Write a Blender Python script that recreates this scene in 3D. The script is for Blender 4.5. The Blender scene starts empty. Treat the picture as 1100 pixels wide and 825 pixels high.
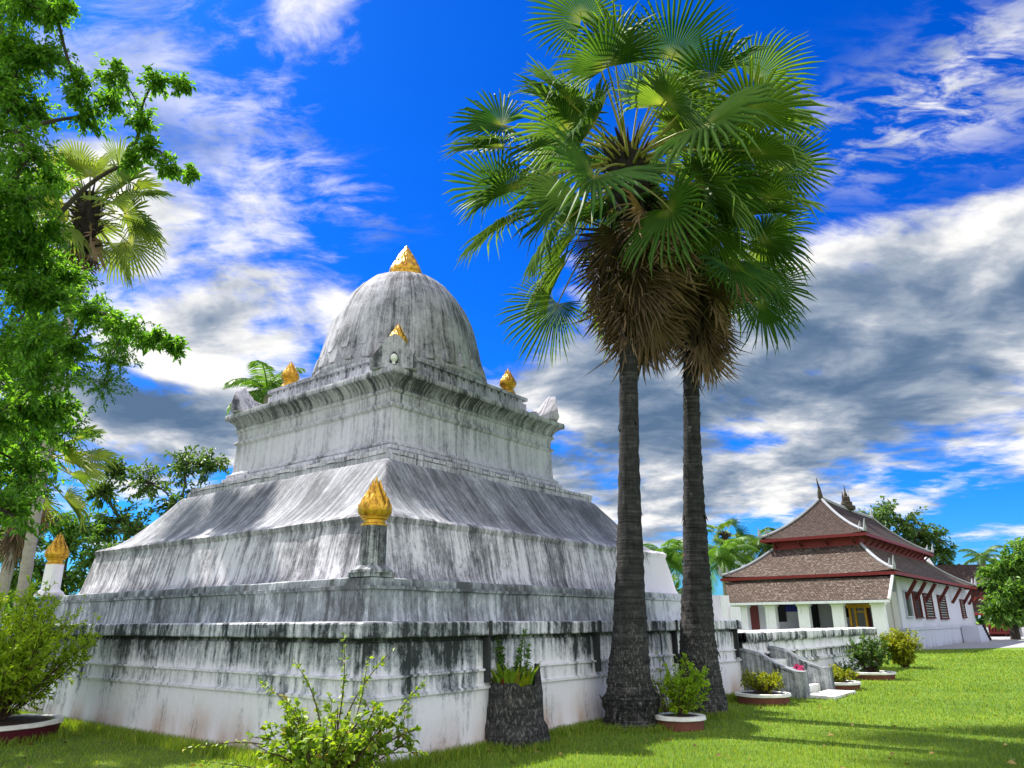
import bpy, bmesh, math, random
import numpy as np
from mathutils import Vector, Matrix, noise

PI = math.pi
S = bpy.context.scene
COL = S.collection

# ------------------------------------------------------------------ camera, world, sun, exposure
F, PITCH, ROLL, EYE = 786.7, 0.315, 0.0061, 1.6
cd = bpy.data.cameras.new('camera')
cam = bpy.data.objects.new('camera', cd); COL.objects.link(cam)
cam.location = (0, 0, EYE)
cam.rotation_mode = 'XYZ'
cam.rotation_euler = (Matrix.Rotation(PI/2 + PITCH, 3, 'X') @ Matrix.Rotation(-ROLL, 3, 'Z')).to_euler()
cd.sensor_width = 36.0; cd.lens = F/1100*36.0; cd.clip_end = 3000
S.camera = cam

SUN_AZ = (-0.78, 0.62); SUN_EL = math.radians(54)
sl = bpy.data.lights.new('sun', 'SUN'); sl.energy = 3.9; sl.angle = math.radians(0.6); sl.color = (1.0, .94, .84)
sun = bpy.data.objects.new('sun', sl); COL.objects.link(sun)
tosun = Vector((SUN_AZ[0]*math.cos(SUN_EL), SUN_AZ[1]*math.cos(SUN_EL), math.sin(SUN_EL)))
sun.rotation_euler = tosun.to_track_quat('Z', 'Y').to_euler()
sun.location = (10, -10, 30)
EXPOSURE = 1.45
SKY = 0.15
S.view_settings.view_transform = 'Standard'
try: S.view_settings.look = 'None'
except Exception: pass
S.view_settings.exposure = EXPOSURE; S.view_settings.gamma = 1.0
S.view_settings.use_curve_mapping = False
S.cycles.max_bounces = 5; S.cycles.diffuse_bounces = 3; S.cycles.glossy_bounces = 2; S.cycles.caustics_reflective = False; S.cycles.caustics_refractive = False
S.cycles.use_denoising = True


def ray(px, py):
    u, v = px-550, 412.5-py
    c, s = math.cos(ROLL), math.sin(ROLL)
    u, v = c*u+s*v, -s*u+c*v
    return Vector((u/F, math.cos(PITCH)-v/F*math.sin(PITCH), math.sin(PITCH)+v/F*math.cos(PITCH)))
def ground(px, py, z=0.0):
    d = ray(px, py); return Vector((0, 0, EYE)) + d*((z-EYE)/d.z)
def at(px, py, Y):
    d = ray(px, py); return Vector((0, 0, EYE)) + d*(Y/d.y)


# ------------------------------------------------------------------ node helpers
def N(nt, typ, ins=None, **props):
    n = nt.nodes.new(typ)
    for k, v in props.items(): setattr(n, k, v)
    for k, v in (ins or {}).items():
        s = n.inputs[k]
        if isinstance(v, bpy.types.NodeSocket): nt.links.new(v, s)
        else: s.default_value = v
    return n
def M(nt, op, a, b=None, c=None, clamp=False):
    ins = {0: a}
    if b is not None: ins[1] = b
    if c is not None: ins[2] = c
    return N(nt, 'ShaderNodeMath', ins, operation=op, use_clamp=clamp).outputs[0]
def mix(nt, f, a, b, typ='MIX'):
    n = N(nt, 'ShaderNodeMix', None, data_type='RGBA', blend_type=typ)
    for i, v in ((0, f), (6, a), (7, b)):
        if isinstance(v, bpy.types.NodeSocket): nt.links.new(v, n.inputs[i])
        else: n.inputs[i].default_value = v if i == 0 or len(v) == 4 else (*v, 1)
    return n.outputs[2]
def ramp(nt, f, stops, interp='LINEAR'):
    n = N(nt, 'ShaderNodeValToRGB', {0: f}); cr = n.color_ramp; cr.interpolation = interp
    while len(cr.elements) < len(stops): cr.elements.new(.5)
    for e, (p, c) in zip(cr.elements, stops):
        e.position = p; e.color = (c, c, c, 1) if not hasattr(c, '__len__') else (*c, 1)
    return n.outputs[0]
def smooth(nt, f, a, b, lo=0.0, hi=1.0):
    return N(nt, 'ShaderNodeMapRange', {0: f, 1: a, 2: b, 3: lo, 4: hi}, interpolation_type='SMOOTHSTEP').outputs[0]
def noise_tex(nt, vec, scale, detail=5, rough=.6, dist=0.0, out=0):
    return N(nt, 'ShaderNodeTexNoise', {'Vector': vec, 'Scale': scale, 'Detail': detail, 'Roughness': rough, 'Distortion': dist}).outputs[out]
def scaled(nt, vec, sc, off=(0, 0, 0)):
    return N(nt, 'ShaderNodeMapping', {'Vector': vec, 'Scale': sc, 'Location': off}).outputs[0]
def new_mat(name):
    m = bpy.data.materials.new(name); m.use_nodes = True
    nt = m.node_tree; nt.nodes.clear()
    out = N(nt, 'ShaderNodeOutputMaterial')
    return m, nt, out
def principled(nt, out, color, rough=.8, metal=0.0, normal=None, spec=.3):
    ins = {'Base Color': color if isinstance(color, bpy.types.NodeSocket) else (*color[:3], 1), 'Roughness': rough, 'Metallic': metal, 'Specular IOR Level': spec}
    if normal is not None: ins['Normal'] = normal
    b = N(nt, 'ShaderNodeBsdfPrincipled', ins); nt.links.new(b.outputs[0], out.inputs[0]); return b
def bump(nt, h, strength=.4, dist=.02):
    return N(nt, 'ShaderNodeBump', {'Height': h, 'Strength': strength, 'Distance': dist}).outputs[0]
def objc(nt): return N(nt, 'ShaderNodeTexCoord').outputs['Object']


# ------------------------------------------------------------------ sky
def build_world():
    w = bpy.data.worlds.new('World'); S.world = w; w.use_nodes = True
    nt = w.node_tree; nt.nodes.clear()
    out = N(nt, 'ShaderNodeOutputWorld')
    sky = N(nt, 'ShaderNodeTexSky', None, sky_type='NISHITA', sun_disc=False, sun_elevation=SUN_EL,
            sun_rotation=math.atan2(SUN_AZ[0], SUN_AZ[1]), air_density=1.0, dust_density=.3, ozone_density=3.0)
    d = N(nt, 'ShaderNodeTexCoord').outputs['Generated']
    d = N(nt, 'ShaderNodeVectorMath', {0: d}, operation='NORMALIZE').outputs[0]
    sx = N(nt, 'ShaderNodeSeparateXYZ', {0: d})
    x, y, z = sx.outputs
    az = M(nt, 'ARCTAN2', x, y); el = M(nt, 'ARCSINE', z)
    # flat cloud deck seen in perspective
    zz = M(nt, 'ADD', M(nt, 'MAXIMUM', z, 0.0), .16)
    P = N(nt, 'ShaderNodeCombineXYZ', {0: M(nt, 'DIVIDE', x, zz), 1: M(nt, 'DIVIDE', y, zz), 2: 0.37}).outputs[0]
    warp = noise_tex(nt, P, 1.1, 3, .5, out=1)
    wv = N(nt, 'ShaderNodeVectorMath', {0: warp, 1: (.5, .5, .5)}, operation='SUBTRACT').outputs[0]
    P2 = N(nt, 'ShaderNodeVectorMath', {0: wv, 1: (.38, .38, .38), 2: P}, operation='MULTIPLY_ADD').outputs[0]
    big = noise_tex(nt, P2, 2.3, 8, .56)
    big2 = noise_tex(nt, N(nt, 'ShaderNodeVectorMath', {0: P2, 1: (-.10, .08, 0)}, operation='ADD').outputs[0], 2.3, 5, .56)
    wisp = noise_tex(nt, scaled(nt, P2, (2.2, 4.4, 1)), 2.6, 7, .68, .4)
    rip = noise_tex(nt, scaled(nt, P, (6.0, 13.0, 1)), 1.6, 5, .6, .5)

    def blobs(lst):
        acc = None
        for px, py, sxp, syp, amt in lst:
            r = ray(px, py).normalized()
            a0, e0 = math.atan2(r.x, r.y), math.asin(r.z)
            u = M(nt, 'MULTIPLY_ADD', az, F/sxp, -a0*F/sxp)
            v = M(nt, 'MULTIPLY_ADD', el, F/syp, -e0*F/syp)
            g = M(nt, 'POWER', 1/math.e, M(nt, 'MULTIPLY_ADD', u, u, M(nt, 'MULTIPLY', v, v)))
            acc = M(nt, 'MULTIPLY', g, amt) if acc is None else M(nt, 'MULTIPLY_ADD', g, amt, acc)
        return acc
    cover = blobs([(230, 300, 170, 110, .13), (330, 340, 120, 80, .12), (150, 420, 150, 70, .22), (120, 220, 120, 80, .10),
                   (960, 300, 180, 70, .13), (820, 380, 260, 90, .27), (1050, 400, 160, 80, .20), (620, 360, 90, 60, .16),
                   (960, 480, 120, 35, .12), (900, 530, 240, 30, .15), (560, 200, 90, 40, .06), (1080, 290, 90, 60, .10),
                   (700, 500, 140, 90, .24), (200, 480, 120, 40, .20),
                   (640, 60, 240, 160, -.34), (290, 120, 110, 110, -.10), (460, 300, 100, 70, -.18), (530, 350, 40, 60, -.20), (900, 205, 140, 28, -.16),
                   (1010, 505, 90, 22, -.26), (1085, 550, 70, 20, -.16), (930, 30, 180, 50, -.20), (285, 345, 26, 20, -.18), (400, 150, 90, 90, -.10)])
    behind = smooth(nt, y, .25, -.35)  # unseen cloud cover behind the camera, added for neutral fill
    cover = M(nt, 'MULTIPLY_ADD', behind, .22, cover)
    dark = blobs([(170, 445, 120, 34, .75), (700, 410, 170, 80, .28), (960, 400, 200, 44, .26), (900, 345, 120, 30, .08),
                  (640, 480, 120, 50, .28), (990, 460, 110, 24, .30), (200, 395, 100, 16, -.7), (840, 370, 300, 120, .14), (900, 265, 120, 30, -.12), (1050, 250, 120, 30, -.15)])
    dark = M(nt, 'MULTIPLY_ADD', behind, -.35, dark)
    ripm = blobs([(980, 120, 150, 46, 1.0), (1070, 30, 70, 30, .45)])
    wispm = blobs([(150, 60, 160, 90, .22), (230, 170, 130, 70, .20), (400, 230, 90, 40, .12), (1060, 40, 60, 30, .1), (600, 350, 60, 60, .1)])
    dens = M(nt, 'ADD', big, M(nt, 'MULTIPLY', cover, .8))
    dens = M(nt, 'MULTIPLY_ADD', M(nt, 'SUBTRACT', wisp, .5), .34, dens)
    c1 = smooth(nt, dens, .49, .71)
    c2 = M(nt, 'MULTIPLY', smooth(nt, M(nt, 'MULTIPLY_ADD', rip, .7, M(nt, 'MULTIPLY', wisp, .3)), .43, .60), ripm, clamp=True)
    c2 = M(nt, 'MULTIPLY', c2, .95)
    c3 = M(nt, 'MULTIPLY', smooth(nt, M(nt, 'ADD', wisp, wispm), .58, .88), .6)
    c3 = M(nt, 'MULTIPLY', c3, smooth(nt, wispm, .02, .15))
    cl = M(nt, 'MAXIMUM', M(nt, 'MAXIMUM', c1, c2), c3, clamp=True)
    # thicker cloud is greyer underneath
    thick = smooth(nt, dens, .64, .95)
    inner = noise_tex(nt, scaled(nt, P2, (1, 1.1, 1), (3.1, 1.7, 0)), 3.0, 7, .54)
    sh = M(nt, 'ADD', M(nt, 'MULTIPLY_ADD', thick, .42, .06), M(nt, 'MULTIPLY', M(nt, 'SUBTRACT', inner, .47), 1.7))
    sh = M(nt, 'MULTIPLY_ADD', M(nt, 'SUBTRACT', big2, big), 2.6, sh)
    sh = M(nt, 'ADD', sh, dark)
    ccol = ramp(nt, sh, [(0.0, (2.55, 2.52, 2.46)), (.20, (1.85, 1.9, 2.0)), (.45, (.98, 1.14, 1.40)), (.75, (.46, .66, .98)), (1.0, (.27, .46, .78))])
    blue = N(nt, 'ShaderNodeHueSaturation', {'Hue': .505, 'Saturation': 1.45, 'Value': 1.0, 'Color': sky.outputs[0]}).outputs[0]
    blue = mix(nt, 1.0, blue, (.05, .255, .48), 'MULTIPLY')
    hz = smooth(nt, el, -.02, .16)
    blue = mix(nt, hz, mix(nt, .45, blue, (.5, 1.0, 1.6)), blue)
    ccol = N(nt, 'ShaderNodeVectorMath', {0: ccol, 'Scale': M(nt, 'MULTIPLY_ADD', behind, .8, 1.0)}, operation='SCALE').outputs[0]   # unseen cloud behind the camera brightened as added fill light
    col = mix(nt, cl, blue, ccol)
    bg = N(nt, 'ShaderNodeBackground', {'Color': col, 'Strength': SKY})
    nt.links.new(bg.outputs[0], out.inputs[0])
    w.cycles.sampling_method = 'MANUAL'; w.cycles.sample_map_resolution = 256
build_world()


# ------------------------------------------------------------------ object helpers
def link(o, parent=None):
    COL.objects.link(o)
    if parent is not None: o.parent = parent
    return o
def tag(o, label=None, cat=None, group=None, kind=None):
    for k, v in (('label', label), ('category', cat), ('group', group), ('kind', kind)):
        if v: o[k] = v
    return o
def empty(name, loc=(0, 0, 0), rz=0.0, label=None, cat=None, group=None):
    o = bpy.data.objects.new(name, None); o.empty_display_size = .2
    o.location = loc; o.rotation_euler = (0, 0, rz)
    COL.objects.link(o); return tag(o, label, cat, group)
def np_mesh(name, V, Fc, mat, parent=None, smooth_=False):
    """V (n,3) array, Fc (m,k) int array with equal-size faces"""
    V = np.asarray(V, np.float32); Fc = np.asarray(Fc, np.int32)
    me = bpy.data.meshes.new(name); k = Fc.shape[1]
    me.vertices.add(len(V)); me.vertices.foreach_set('co', V.ravel())
    me.loops.add(Fc.size); me.loops.foreach_set('vertex_index', Fc.ravel())
    me.polygons.add(len(Fc)); me.polygons.foreach_set('loop_start', np.arange(0, Fc.size, k, dtype=np.int32))
    me.polygons.foreach_set('loop_total', np.full(len(Fc), k, np.int32))
    if smooth_: me.polygons.foreach_set('use_smooth', np.ones(len(Fc), bool))
    me.materials.append(mat); me.update(calc_edges=True); me.validate()
    return link(bpy.data.objects.new(name, me), parent)

class MB:
    def __init__(s): s.v = []; s.f = []
    def add(s, vs, fs, xf=None):
        b = len(s.v)
        s.v += [tuple(xf @ Vector(p)) if xf is not None else tuple(p) for p in vs]
        s.f += [tuple(b+i for i in f) for f in fs]
    def box(s, c, d, rz=0.0, taper=1.0, xf=None):
        x, y, z = d[0]/2, d[1]/2, d[2]/2
        vs = [(-x, -y, -z), (x, -y, -z), (x, y, -z), (-x, y, -z), (-x*taper, -y*taper, z), (x*taper, -y*taper, z), (x*taper, y*taper, z), (-x*taper, y*taper, z)]
        m = Matrix.Translation(c) @ Matrix.Rotation(rz, 4, 'Z')
        if xf is not None: m = xf @ m
        s.add(vs, [(0, 3, 2, 1), (4, 5, 6, 7), (0, 1, 5, 4), (1, 2, 6, 5), (2, 3, 7, 6), (3, 0, 4, 7)], m)
    def bar(s, a, b, w, h=None, up=(0, 0, 1)):
        a, b = Vector(a), Vector(b); h = h or w
        d = (b-a); L = d.length; d = d/L; u = Vector(up); r = d.cross(u)
        if r.length < 1e-4: r = d.cross(Vector((1, 0, 0)))
        r.normalize(); u = r.cross(d)
        vs = [p + r*(i*w/2) + u*(j*h/2) for p in (a, b) for i, j in ((-1, -1), (1, -1), (1, 1), (-1, 1))]
        s.add(vs, [(3, 2, 1, 0), (4, 5, 6, 7), (0, 1, 5, 4), (1, 2, 6, 5), (2, 3, 7, 6), (3, 0, 4, 7)])
    def lathe(s, prof, n=24, c=(0, 0, 0), mod=None, caps=True):
        b = len(s.v)
        for k, (r, z) in enumerate(prof):
            for i in range(n):
                a = 2*PI*i/n; rr = r*(mod(a, k/(len(prof)-1)) if mod else 1)
                s.v.append((c[0]+rr*math.cos(a), c[1]+rr*math.sin(a), c[2]+z))
        for k in range(len(prof)-1):
            for i in range(n):
                j = (i+1) % n
                s.f.append((b+k*n+i, b+k*n+j, b+(k+1)*n+j, b+(k+1)*n+i))
        if caps:
            s.f.append(tuple(b+i for i in reversed(range(n))))
            s.f.append(tuple(b+(len(prof)-1)*n+i for i in range(n)))
    def tube(s, pts, rad, n=6):
        b = len(s.v); pts = [Vector(p) for p in pts]; m = len(pts)
        ref = Vector((.31, .87, .12)).normalized()
        for k, p in enumerate(pts):
            d = pts[min(k+1, m-1)] - pts[max(k-1, 0)]
            if d.length < 1e-7: d = Vector((0, 0, 1))
            d.normalize(); r = d.cross(ref)
            if r.length < .05: r = d.cross(Vector((1, 0, 0)))
            r.normalize(); u = d.cross(r)
            rk = rad[k] if hasattr(rad, '__len__') else rad
            for i in range(n):
                a = 2*PI*i/n; s.v.append(tuple(p + r*(rk*math.cos(a)) + u*(rk*math.sin(a))))
        for k in range(m-1):
            for i in range(n):
                j = (i+1) % n; s.f.append((b+k*n+i, b+k*n+j, b+(k+1)*n+j, b+(k+1)*n+i))
        s.f.append(tuple(b+i for i in reversed(range(n)))); s.f.append(tuple(b+(m-1)*n+i for i in range(n)))
    def prism(s, poly, axis_o, ux, uy, depth):
        """extrude polygon (list of 2d) laid in ux,uy from axis_o along ux x uy by depth"""
        ux, uy = Vector(ux), Vector(uy); w = ux.cross(uy).normalized()*depth; o = Vector(axis_o); n = len(poly)
        vs = [o+ux*p[0]+uy*p[1] for p in poly]; vs += [v+w for v in vs]
        s.add(vs, [tuple(reversed(range(n))), tuple(range(n, 2*n))] + [(i, (i+1) % n, n+(i+1) % n, n+i) for i in range(n)])
    def build(s, name, mat, parent=None, smooth_=False, angle=35, wobble=0.0, wscale=1.2):
        me = bpy.data.meshes.new(name)
        v = s.v
        if wobble:
            v = []
            for p in s.v:
                q = Vector(p); w = noise.noise_vector(q*wscale)*wobble + noise.noise_vector(q*wscale*4.3)*(wobble*.4); v.append(tuple(q+w))
        me.from_pydata(v, [], s.f); me.validate()
        me.materials.append(mat); me.update()
        if smooth_:
            me.polygons.foreach_set('use_smooth', np.ones(len(me.polygons), bool)); me.set_sharp_from_angle(angle=math.radians(angle))
        return link(bpy.data.objects.new(name, me), parent)

def square_loft(mb, prof, seg=36, bev=.03, sx=1.0, sy=1.0, cap_top=True):
    """rings of a rounded square through (half side, z)"""
    rings = []
    for a, z in prof:
        ax, ay = a*sx, a*sy; r = []
        cs = [(-1, -1), (1, -1), (1, 1), (-1, 1)]
        for q in range(4):
            c0, c1 = cs[q], cs[(q+1) % 4]
            p0 = Vector((c0[0]*ax, c0[1]*ay, z)); p1 = Vector((c1[0]*ax, c1[1]*ay, z))
            d = (p1-p0).normalized()
            pp = cs[q-1]; dprev = (p0 - Vector((pp[0]*ax, pp[1]*ay, z))).normalized()
            r.append(p0 - dprev*bev*.45 + d*bev*.0 + (dprev*0))
            mid = p0 + (d - dprev)*bev*.3
            r[-1] = p0 - dprev*bev; r.append(mid); r.append(p0 + d*bev)
            for i in range(1, seg):
                r.append((p0+d*bev).lerp(p1-d*bev, i/seg))
        rings.append(r)
    b = len(mb.v); n = len(rings[0])
    for r in rings: mb.v += [tuple(p) for p in r]
    for k in range(len(rings)-1):
        for i in range(n):
            j = (i+1) % n; mb.f.append((b+k*n+i, b+k*n+j, b+(k+1)*n+j, b+(k+1)*n+i))
    if cap_top: mb.f.append(tuple(b+(len(rings)-1)*n+i for i in range(n)))


# ------------------------------------------------------------------ materials
def plaster(name, light, mid, dark, zst, streak=(5, 5, .45), amp=.8, blotch=.7, tint=None, rough=.9, seed=0.0, base_stain=None, patchk=.2, polar=0, pale_x=0):
    """weathered lime plaster: vertical rain streaks, lichen blotches; zst = [(z, soot amount)] says where the soot sits"""
    m, nt, out = new_mat(name)
    px_, py_, z = N(nt, 'ShaderNodeSeparateXYZ', {0: objc(nt)}).outputs
    if polar:
        h = M(nt, 'MULTIPLY', M(nt, 'ARCTAN2', py_, px_), polar)
    else:       # run along whichever wall direction the face has, so that stains fall straight down it
        nx_, ny_, _ = N(nt, 'ShaderNodeSeparateXYZ', {0: N(nt, 'ShaderNodeTexCoord').outputs['Normal']}).outputs
        f_ = M(nt, 'GREATER_THAN', M(nt, 'ABSOLUTE', nx_), M(nt, 'ABSOLUTE', ny_))
        h = M(nt, 'ADD', M(nt, 'MULTIPLY', f_, M(nt, 'ADD', py_, 31.0)), M(nt, 'MULTIPLY', M(nt, 'SUBTRACT', 1.0, f_), px_))
    co = N(nt, 'ShaderNodeCombineXYZ', {0: M(nt, 'ADD', h, seed), 1: seed*1.7, 2: z}).outputs[0]
    z0, z1 = zst[0][0], zst[-1][0]
    wob = noise_tex(nt, scaled(nt, co, (2.2, 2.2, .25)), 1.0, 4, .6)
    zn = M(nt, 'ADD', M(nt, 'DIVIDE', M(nt, 'SUBTRACT', z, z0), z1-z0), M(nt, 'MULTIPLY', M(nt, 'SUBTRACT', wob, .5), .09/(z1-z0)))
    bias = ramp(nt, zn, [((zz-z0)/(z1-z0), b) for zz, b in zst])
    st = noise_tex(nt, scaled(nt, co, streak), 1.0, 7, .62, .15)
    st2 = noise_tex(nt, scaled(nt, co, (streak[0]*4.2, streak[1]*4.2, streak[2]*2.2)), 1.0, 5, .6)
    bl = noise_tex(nt, co, blotch, 6, .6)
    fine = noise_tex(nt, scaled(nt, co, (1, 1, .55)), 15, 6, .74)
    grit = noise_tex(nt, co, 70, 3, .6)
    v = M(nt, 'ADD', M(nt, 'MULTIPLY', M(nt, 'SUBTRACT', st, .5), amp*1.9), M(nt, 'MULTIPLY', M(nt, 'SUBTRACT', st2, .5), amp*2.1))
    v = M(nt, 'ADD', v, M(nt, 'MULTIPLY', M(nt, 'SUBTRACT', bl, .5), amp*1.7))
    v = M(nt, 'ADD', v, M(nt, 'MULTIPLY', M(nt, 'SUBTRACT', fine, .5), amp*1.9))
    v = M(nt, 'ADD', v, M(nt, 'MULTIPLY', M(nt, 'SUBTRACT', grit, .5), amp*1.0))
    drip = smooth(nt, noise_tex(nt, scaled(nt, co, (streak[0]*2.3, streak[1]*2.3, streak[2]*.55), (4.4, 1.1, 0)), 1.0, 6, .62, .2), .535, .62)
    patch = smooth(nt, noise_tex(nt, scaled(nt, co, (1.6, 1.6, 1.1), (2.2, 7.1, 0)), 1.0, 8, .68), .47, .60)
    v = M(nt, 'ADD', v, M(nt, 'MULTIPLY', M(nt, 'MULTIPLY', drip, smooth(nt, bias, .15, .5)), .34*amp))
    v = M(nt, 'ADD', v, M(nt, 'MULTIPLY', M(nt, 'SUBTRACT', patch, .5), patchk*amp))
    v = M(nt, 'ADD', v, bias)
    if pale_x: v = M(nt, 'SUBTRACT', v, M(nt, 'MULTIPLY', smooth(nt, M(nt, 'ADD', px_, M(nt, 'MULTIPLY', bl, 2.0)), 2.2, 5.2), pale_x))  # plaster gets paler toward the right-hand end
    col = ramp(nt, v, [(.12, light), (.38, tuple(l*.6+q*.4 for l, q in zip(light, mid))), (.58, mid), (.80, tuple(q*.5+d*.5 for q, d in zip(mid, dark))), (1.0, dark)])
    if tint is not None:
        tn = smooth(nt, noise_tex(nt, co, .55, 4, .6), .45, .68)
        col = mix(nt, M(nt, 'MULTIPLY', tn, .45), col, mix(nt, 1.0, col, tint, 'MULTIPLY'))
    if base_stain is not None:   # earth splashed up at the foot
        f = M(nt, 'MULTIPLY', smooth(nt, M(nt, 'ADD', z, M(nt, 'MULTIPLY', M(nt, 'SUBTRACT', bl, .5), 1.1)), .62, .02), .75)
        f = M(nt, 'MULTIPLY', f, smooth(nt, noise_tex(nt, scaled(nt, co, (1.1, 1.1, .3)), 1, 3, .5), .38, .62))
        col = mix(nt, f, col, base_stain)
    h = M(nt, 'ADD', M(nt, 'MULTIPLY', fine, .8), M(nt, 'MULTIPLY', bl, .5))
    principled(nt, out, col, rough, 0, bump(nt, h, .55, .025), .2)
    return m

WHITE = (.78, .78, .76); GREY = (.40, .41, .425); SOOT = (.05, .055, .06)
m_podium = plaster('podium_plaster', (.74, .725, .79), (.35, .365, .41), (.035, .042, .045),
                   [(0, .18), (.35, .10), (.70, .20), (.78, .40), (.92, .46), (1.02, .36), (1.12, .66), (1.36, .86), (1.42, 1.15), (1.46, .80), (1.60, .82), (1.65, .5)],
                   streak=(2.4, 2.4, .36), amp=.8, blotch=.55, base_stain=(.36, .19, .08), patchk=.42, pale_x=.30)
m_terrace = plaster('terrace_plaster', (.60, .62, .68), (.26, .285, .315), (.085, .092, .10), [(1.6, .66), (2.0, .64), (2.08, .85), (2.2, .66)], streak=(4, 4, .6), amp=.52, blotch=.6, seed=3.1, patchk=.45, pale_x=.55)
m_tier = plaster('tier_plaster', (.69, .675, .74), (.32, .315, .355), (.095, .098, .112), [(2.17, .74), (2.4, .48), (2.9, .52), (3.08, .74), (3.2, .62)], streak=(4.5, 4.5, .38), amp=.64, blotch=.8, seed=5.7, patchk=.45, pale_x=.55)
m_slope = plaster('slope_plaster', (.58, .59, .64), (.27, .28, .315), (.105, .108, .125), [(3.1, .50), (3.3, .72), (4.0, .82), (4.25, .76), (4.4, .65)], streak=(4.4, 4.4, .5), amp=.48, blotch=.9, seed=8.2, patchk=.4)
m_tower = plaster('tower_plaster', (.62, .605, .69), (.385, .38, .44), (.06, .063, .075), [(4.3, .55), (4.7, .48), (5.0, .38), (5.5, .40), (5.62, .55), (5.84, .48), (5.92, .78), (6.12, .88), (6.2, .62), (6.3, .6)], streak=(4, 4, .4), amp=.55, blotch=.7, seed=1.3)
m_dome = plaster('dome_plaster', (.52, .515, .575), (.33, .33, .375), (.07, .072, .078), [(6.2, .62), (7.0, .60), (7.8, .64), (9.0, .64), (10.1, .80)], streak=(5, 5, .5), amp=.50, blotch=1.1, seed=2.2, polar=1.9, patchk=.35)
m_white = plaster('whitewash', (.86, .83, .89), (.58, .60, .64), (.10, .105, .11), [(0, .10), (.5, .12), (3.0, .16)], streak=(4, 4, .35), amp=.55, blotch=.9, seed=9.5)
m_wall = plaster('terrace_wall_plaster', (.84, .82, .88), (.48, .50, .50), (.04, .045, .05), [(0, .20), (.45, .22), (.62, .70), (.82, .80), (.86, .25), (1.08, .30), (1.14, .95), (1.2, .80), (1.34, .6)], streak=(3, 3, .4), amp=.95, blotch=.7, seed=4.4)
m_pillar = plaster('pillar_plaster', (.40, .42, .45), (.15, .16, .18), (.025, .028, .03), [(2.1, .5), (2.4, .66), (2.9, .74)], streak=(9, 9, .3), amp=.8, blotch=1.3, seed=7.7)
m_stairs = plaster('stair_cement', (.50, .52, .53), (.24, .26, .28), (.06, .07, .07), [(0, .62), (.6, .55), (1.0, .5)], streak=(4, 4, .8), amp=.6, blotch=1.3, seed=6.1)

def simple(name, col, rough=.7, metal=0.0, var=.25, scale=6.0, bstr=.25, bd=.01, spec=.3, stretch=(1, 1, 1)):
    m, nt, out = new_mat(name); co = scaled(nt, objc(nt), stretch)
    n = noise_tex(nt, co, scale, 6, .65); n2 = noise_tex(nt, co, scale*7, 4, .6)
    v = M(nt, 'ADD', M(nt, 'MULTIPLY', n, .65), M(nt, 'MULTIPLY', n2, .35))
    c = ramp(nt, v, [(.25, tuple(x*(1-var) for x in col)), (.5, col), (.75, tuple(min(1, x*(1+var)) for x in col))])
    principled(nt, out, c, rough, metal, bump(nt, v, bstr, bd), spec); return m

def gold_mat():
    m, nt, out = new_mat('gilding'); co = objc(nt)
    n = noise_tex(nt, co, 9, 6, .7); n2 = noise_tex(nt, co, 45, 3, .6)
    c = ramp(nt, n, [(.3, (.26, .11, .012)), (.5, (.62, .33, .025)), (.7, (.82, .50, .06))])
    r = ramp(nt, n2, [(.3, .28), (.7, .5)])
    b = principled(nt, out, c, .35, .55, bump(nt, M(nt, 'ADD', n, M(nt, 'MULTIPLY', n2, .5)), .35, .02), .5)
    nt.links.new(r, b.inputs['Roughness']); return m
m_gold = gold_mat()
m_soot = simple('soot_joint', (.035, .038, .04), .95)
m_red = simple('red_lacquer', (.20, .022, .022), .55, var=.3)
m_darkred = simple('dark_red_wood', (.10, .018, .016), .65, var=.4, stretch=(1, 1, 6))
m_dark = simple('dark_opening', (.012, .011, .010), .8)
m_glass = simple('dark_glass', (.03, .035, .045), .15, spec=.5, var=.2)
m_blue = simple('blue_cloth', (.03, .03, .25), .8, var=.3)
m_goldwood = simple('gilded_wood', (.70, .36, .04), .4, .35, var=.35)
m_nave_shade = plaster('nave_limewash_shade', (.56, .57, .66), (.42, .43, .50), (.16, .16, .18), [(1.0, .40), (1.5, .16), (3.4, .14), (4.1, .40)], streak=(1.6, 1.6, .25), amp=.5, blotch=.4, seed=12.0)  # limewash with the nave side's bluish shade put into the colour
m_plinth = plaster('plinth_limewash', (.48, .51, .61), (.36, .38, .46), (.15, .15, .16), [(0, .55), (.3, .22), (1.0, .18), (1.3, .40)], streak=(1.6, 1.6, .3), amp=.5, blotch=.4, seed=13.0)
m_porch = plaster('porch_limewash', (.86, .83, .92), (.60, .60, .64), (.22, .21, .20), [(0, .4), (.9, .35), (1.2, .14), (2.4, .14), (2.75, .36)], streak=(3, 3, .5), amp=.5, blotch=.8, seed=14.0)
m_interior = simple('interior_plaster', (.45, .44, .43), .9, var=.1)
m_ridge = simple('ridge_cement', (.30, .31, .34), .9, var=.25, scale=3)
m_brickred = simple('planter_brick', (.16, .055, .04), .85, var=.35, scale=9)
m_maroon = simple('maroon_paint', (.085, .008, .022), .6, var=.3, scale=4)
m_rim = simple('white_rim_paint', (.68, .68, .66), .8, var=.3, scale=5)
m_soil = simple('soil', (.035, .024, .016), .95, var=.5, scale=14, bstr=.8, bd=.03)
m_bark = simple('bark', (.055, .045, .035), .95, var=.5, scale=8, bstr=.8, bd=.03, stretch=(1, 1, .3))
m_palebark = simple('pale_bark', (.34, .31, .27), .95, var=.35, scale=6, bstr=.6, bd=.02, stretch=(1, 1, 2.5))
m_twig = simple('twig_bark', (.07, .045, .028), .9, var=.4, scale=12)
m_lamp = simple('lamp_globe', (.75, .75, .75), .3, var=.05)

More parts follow.
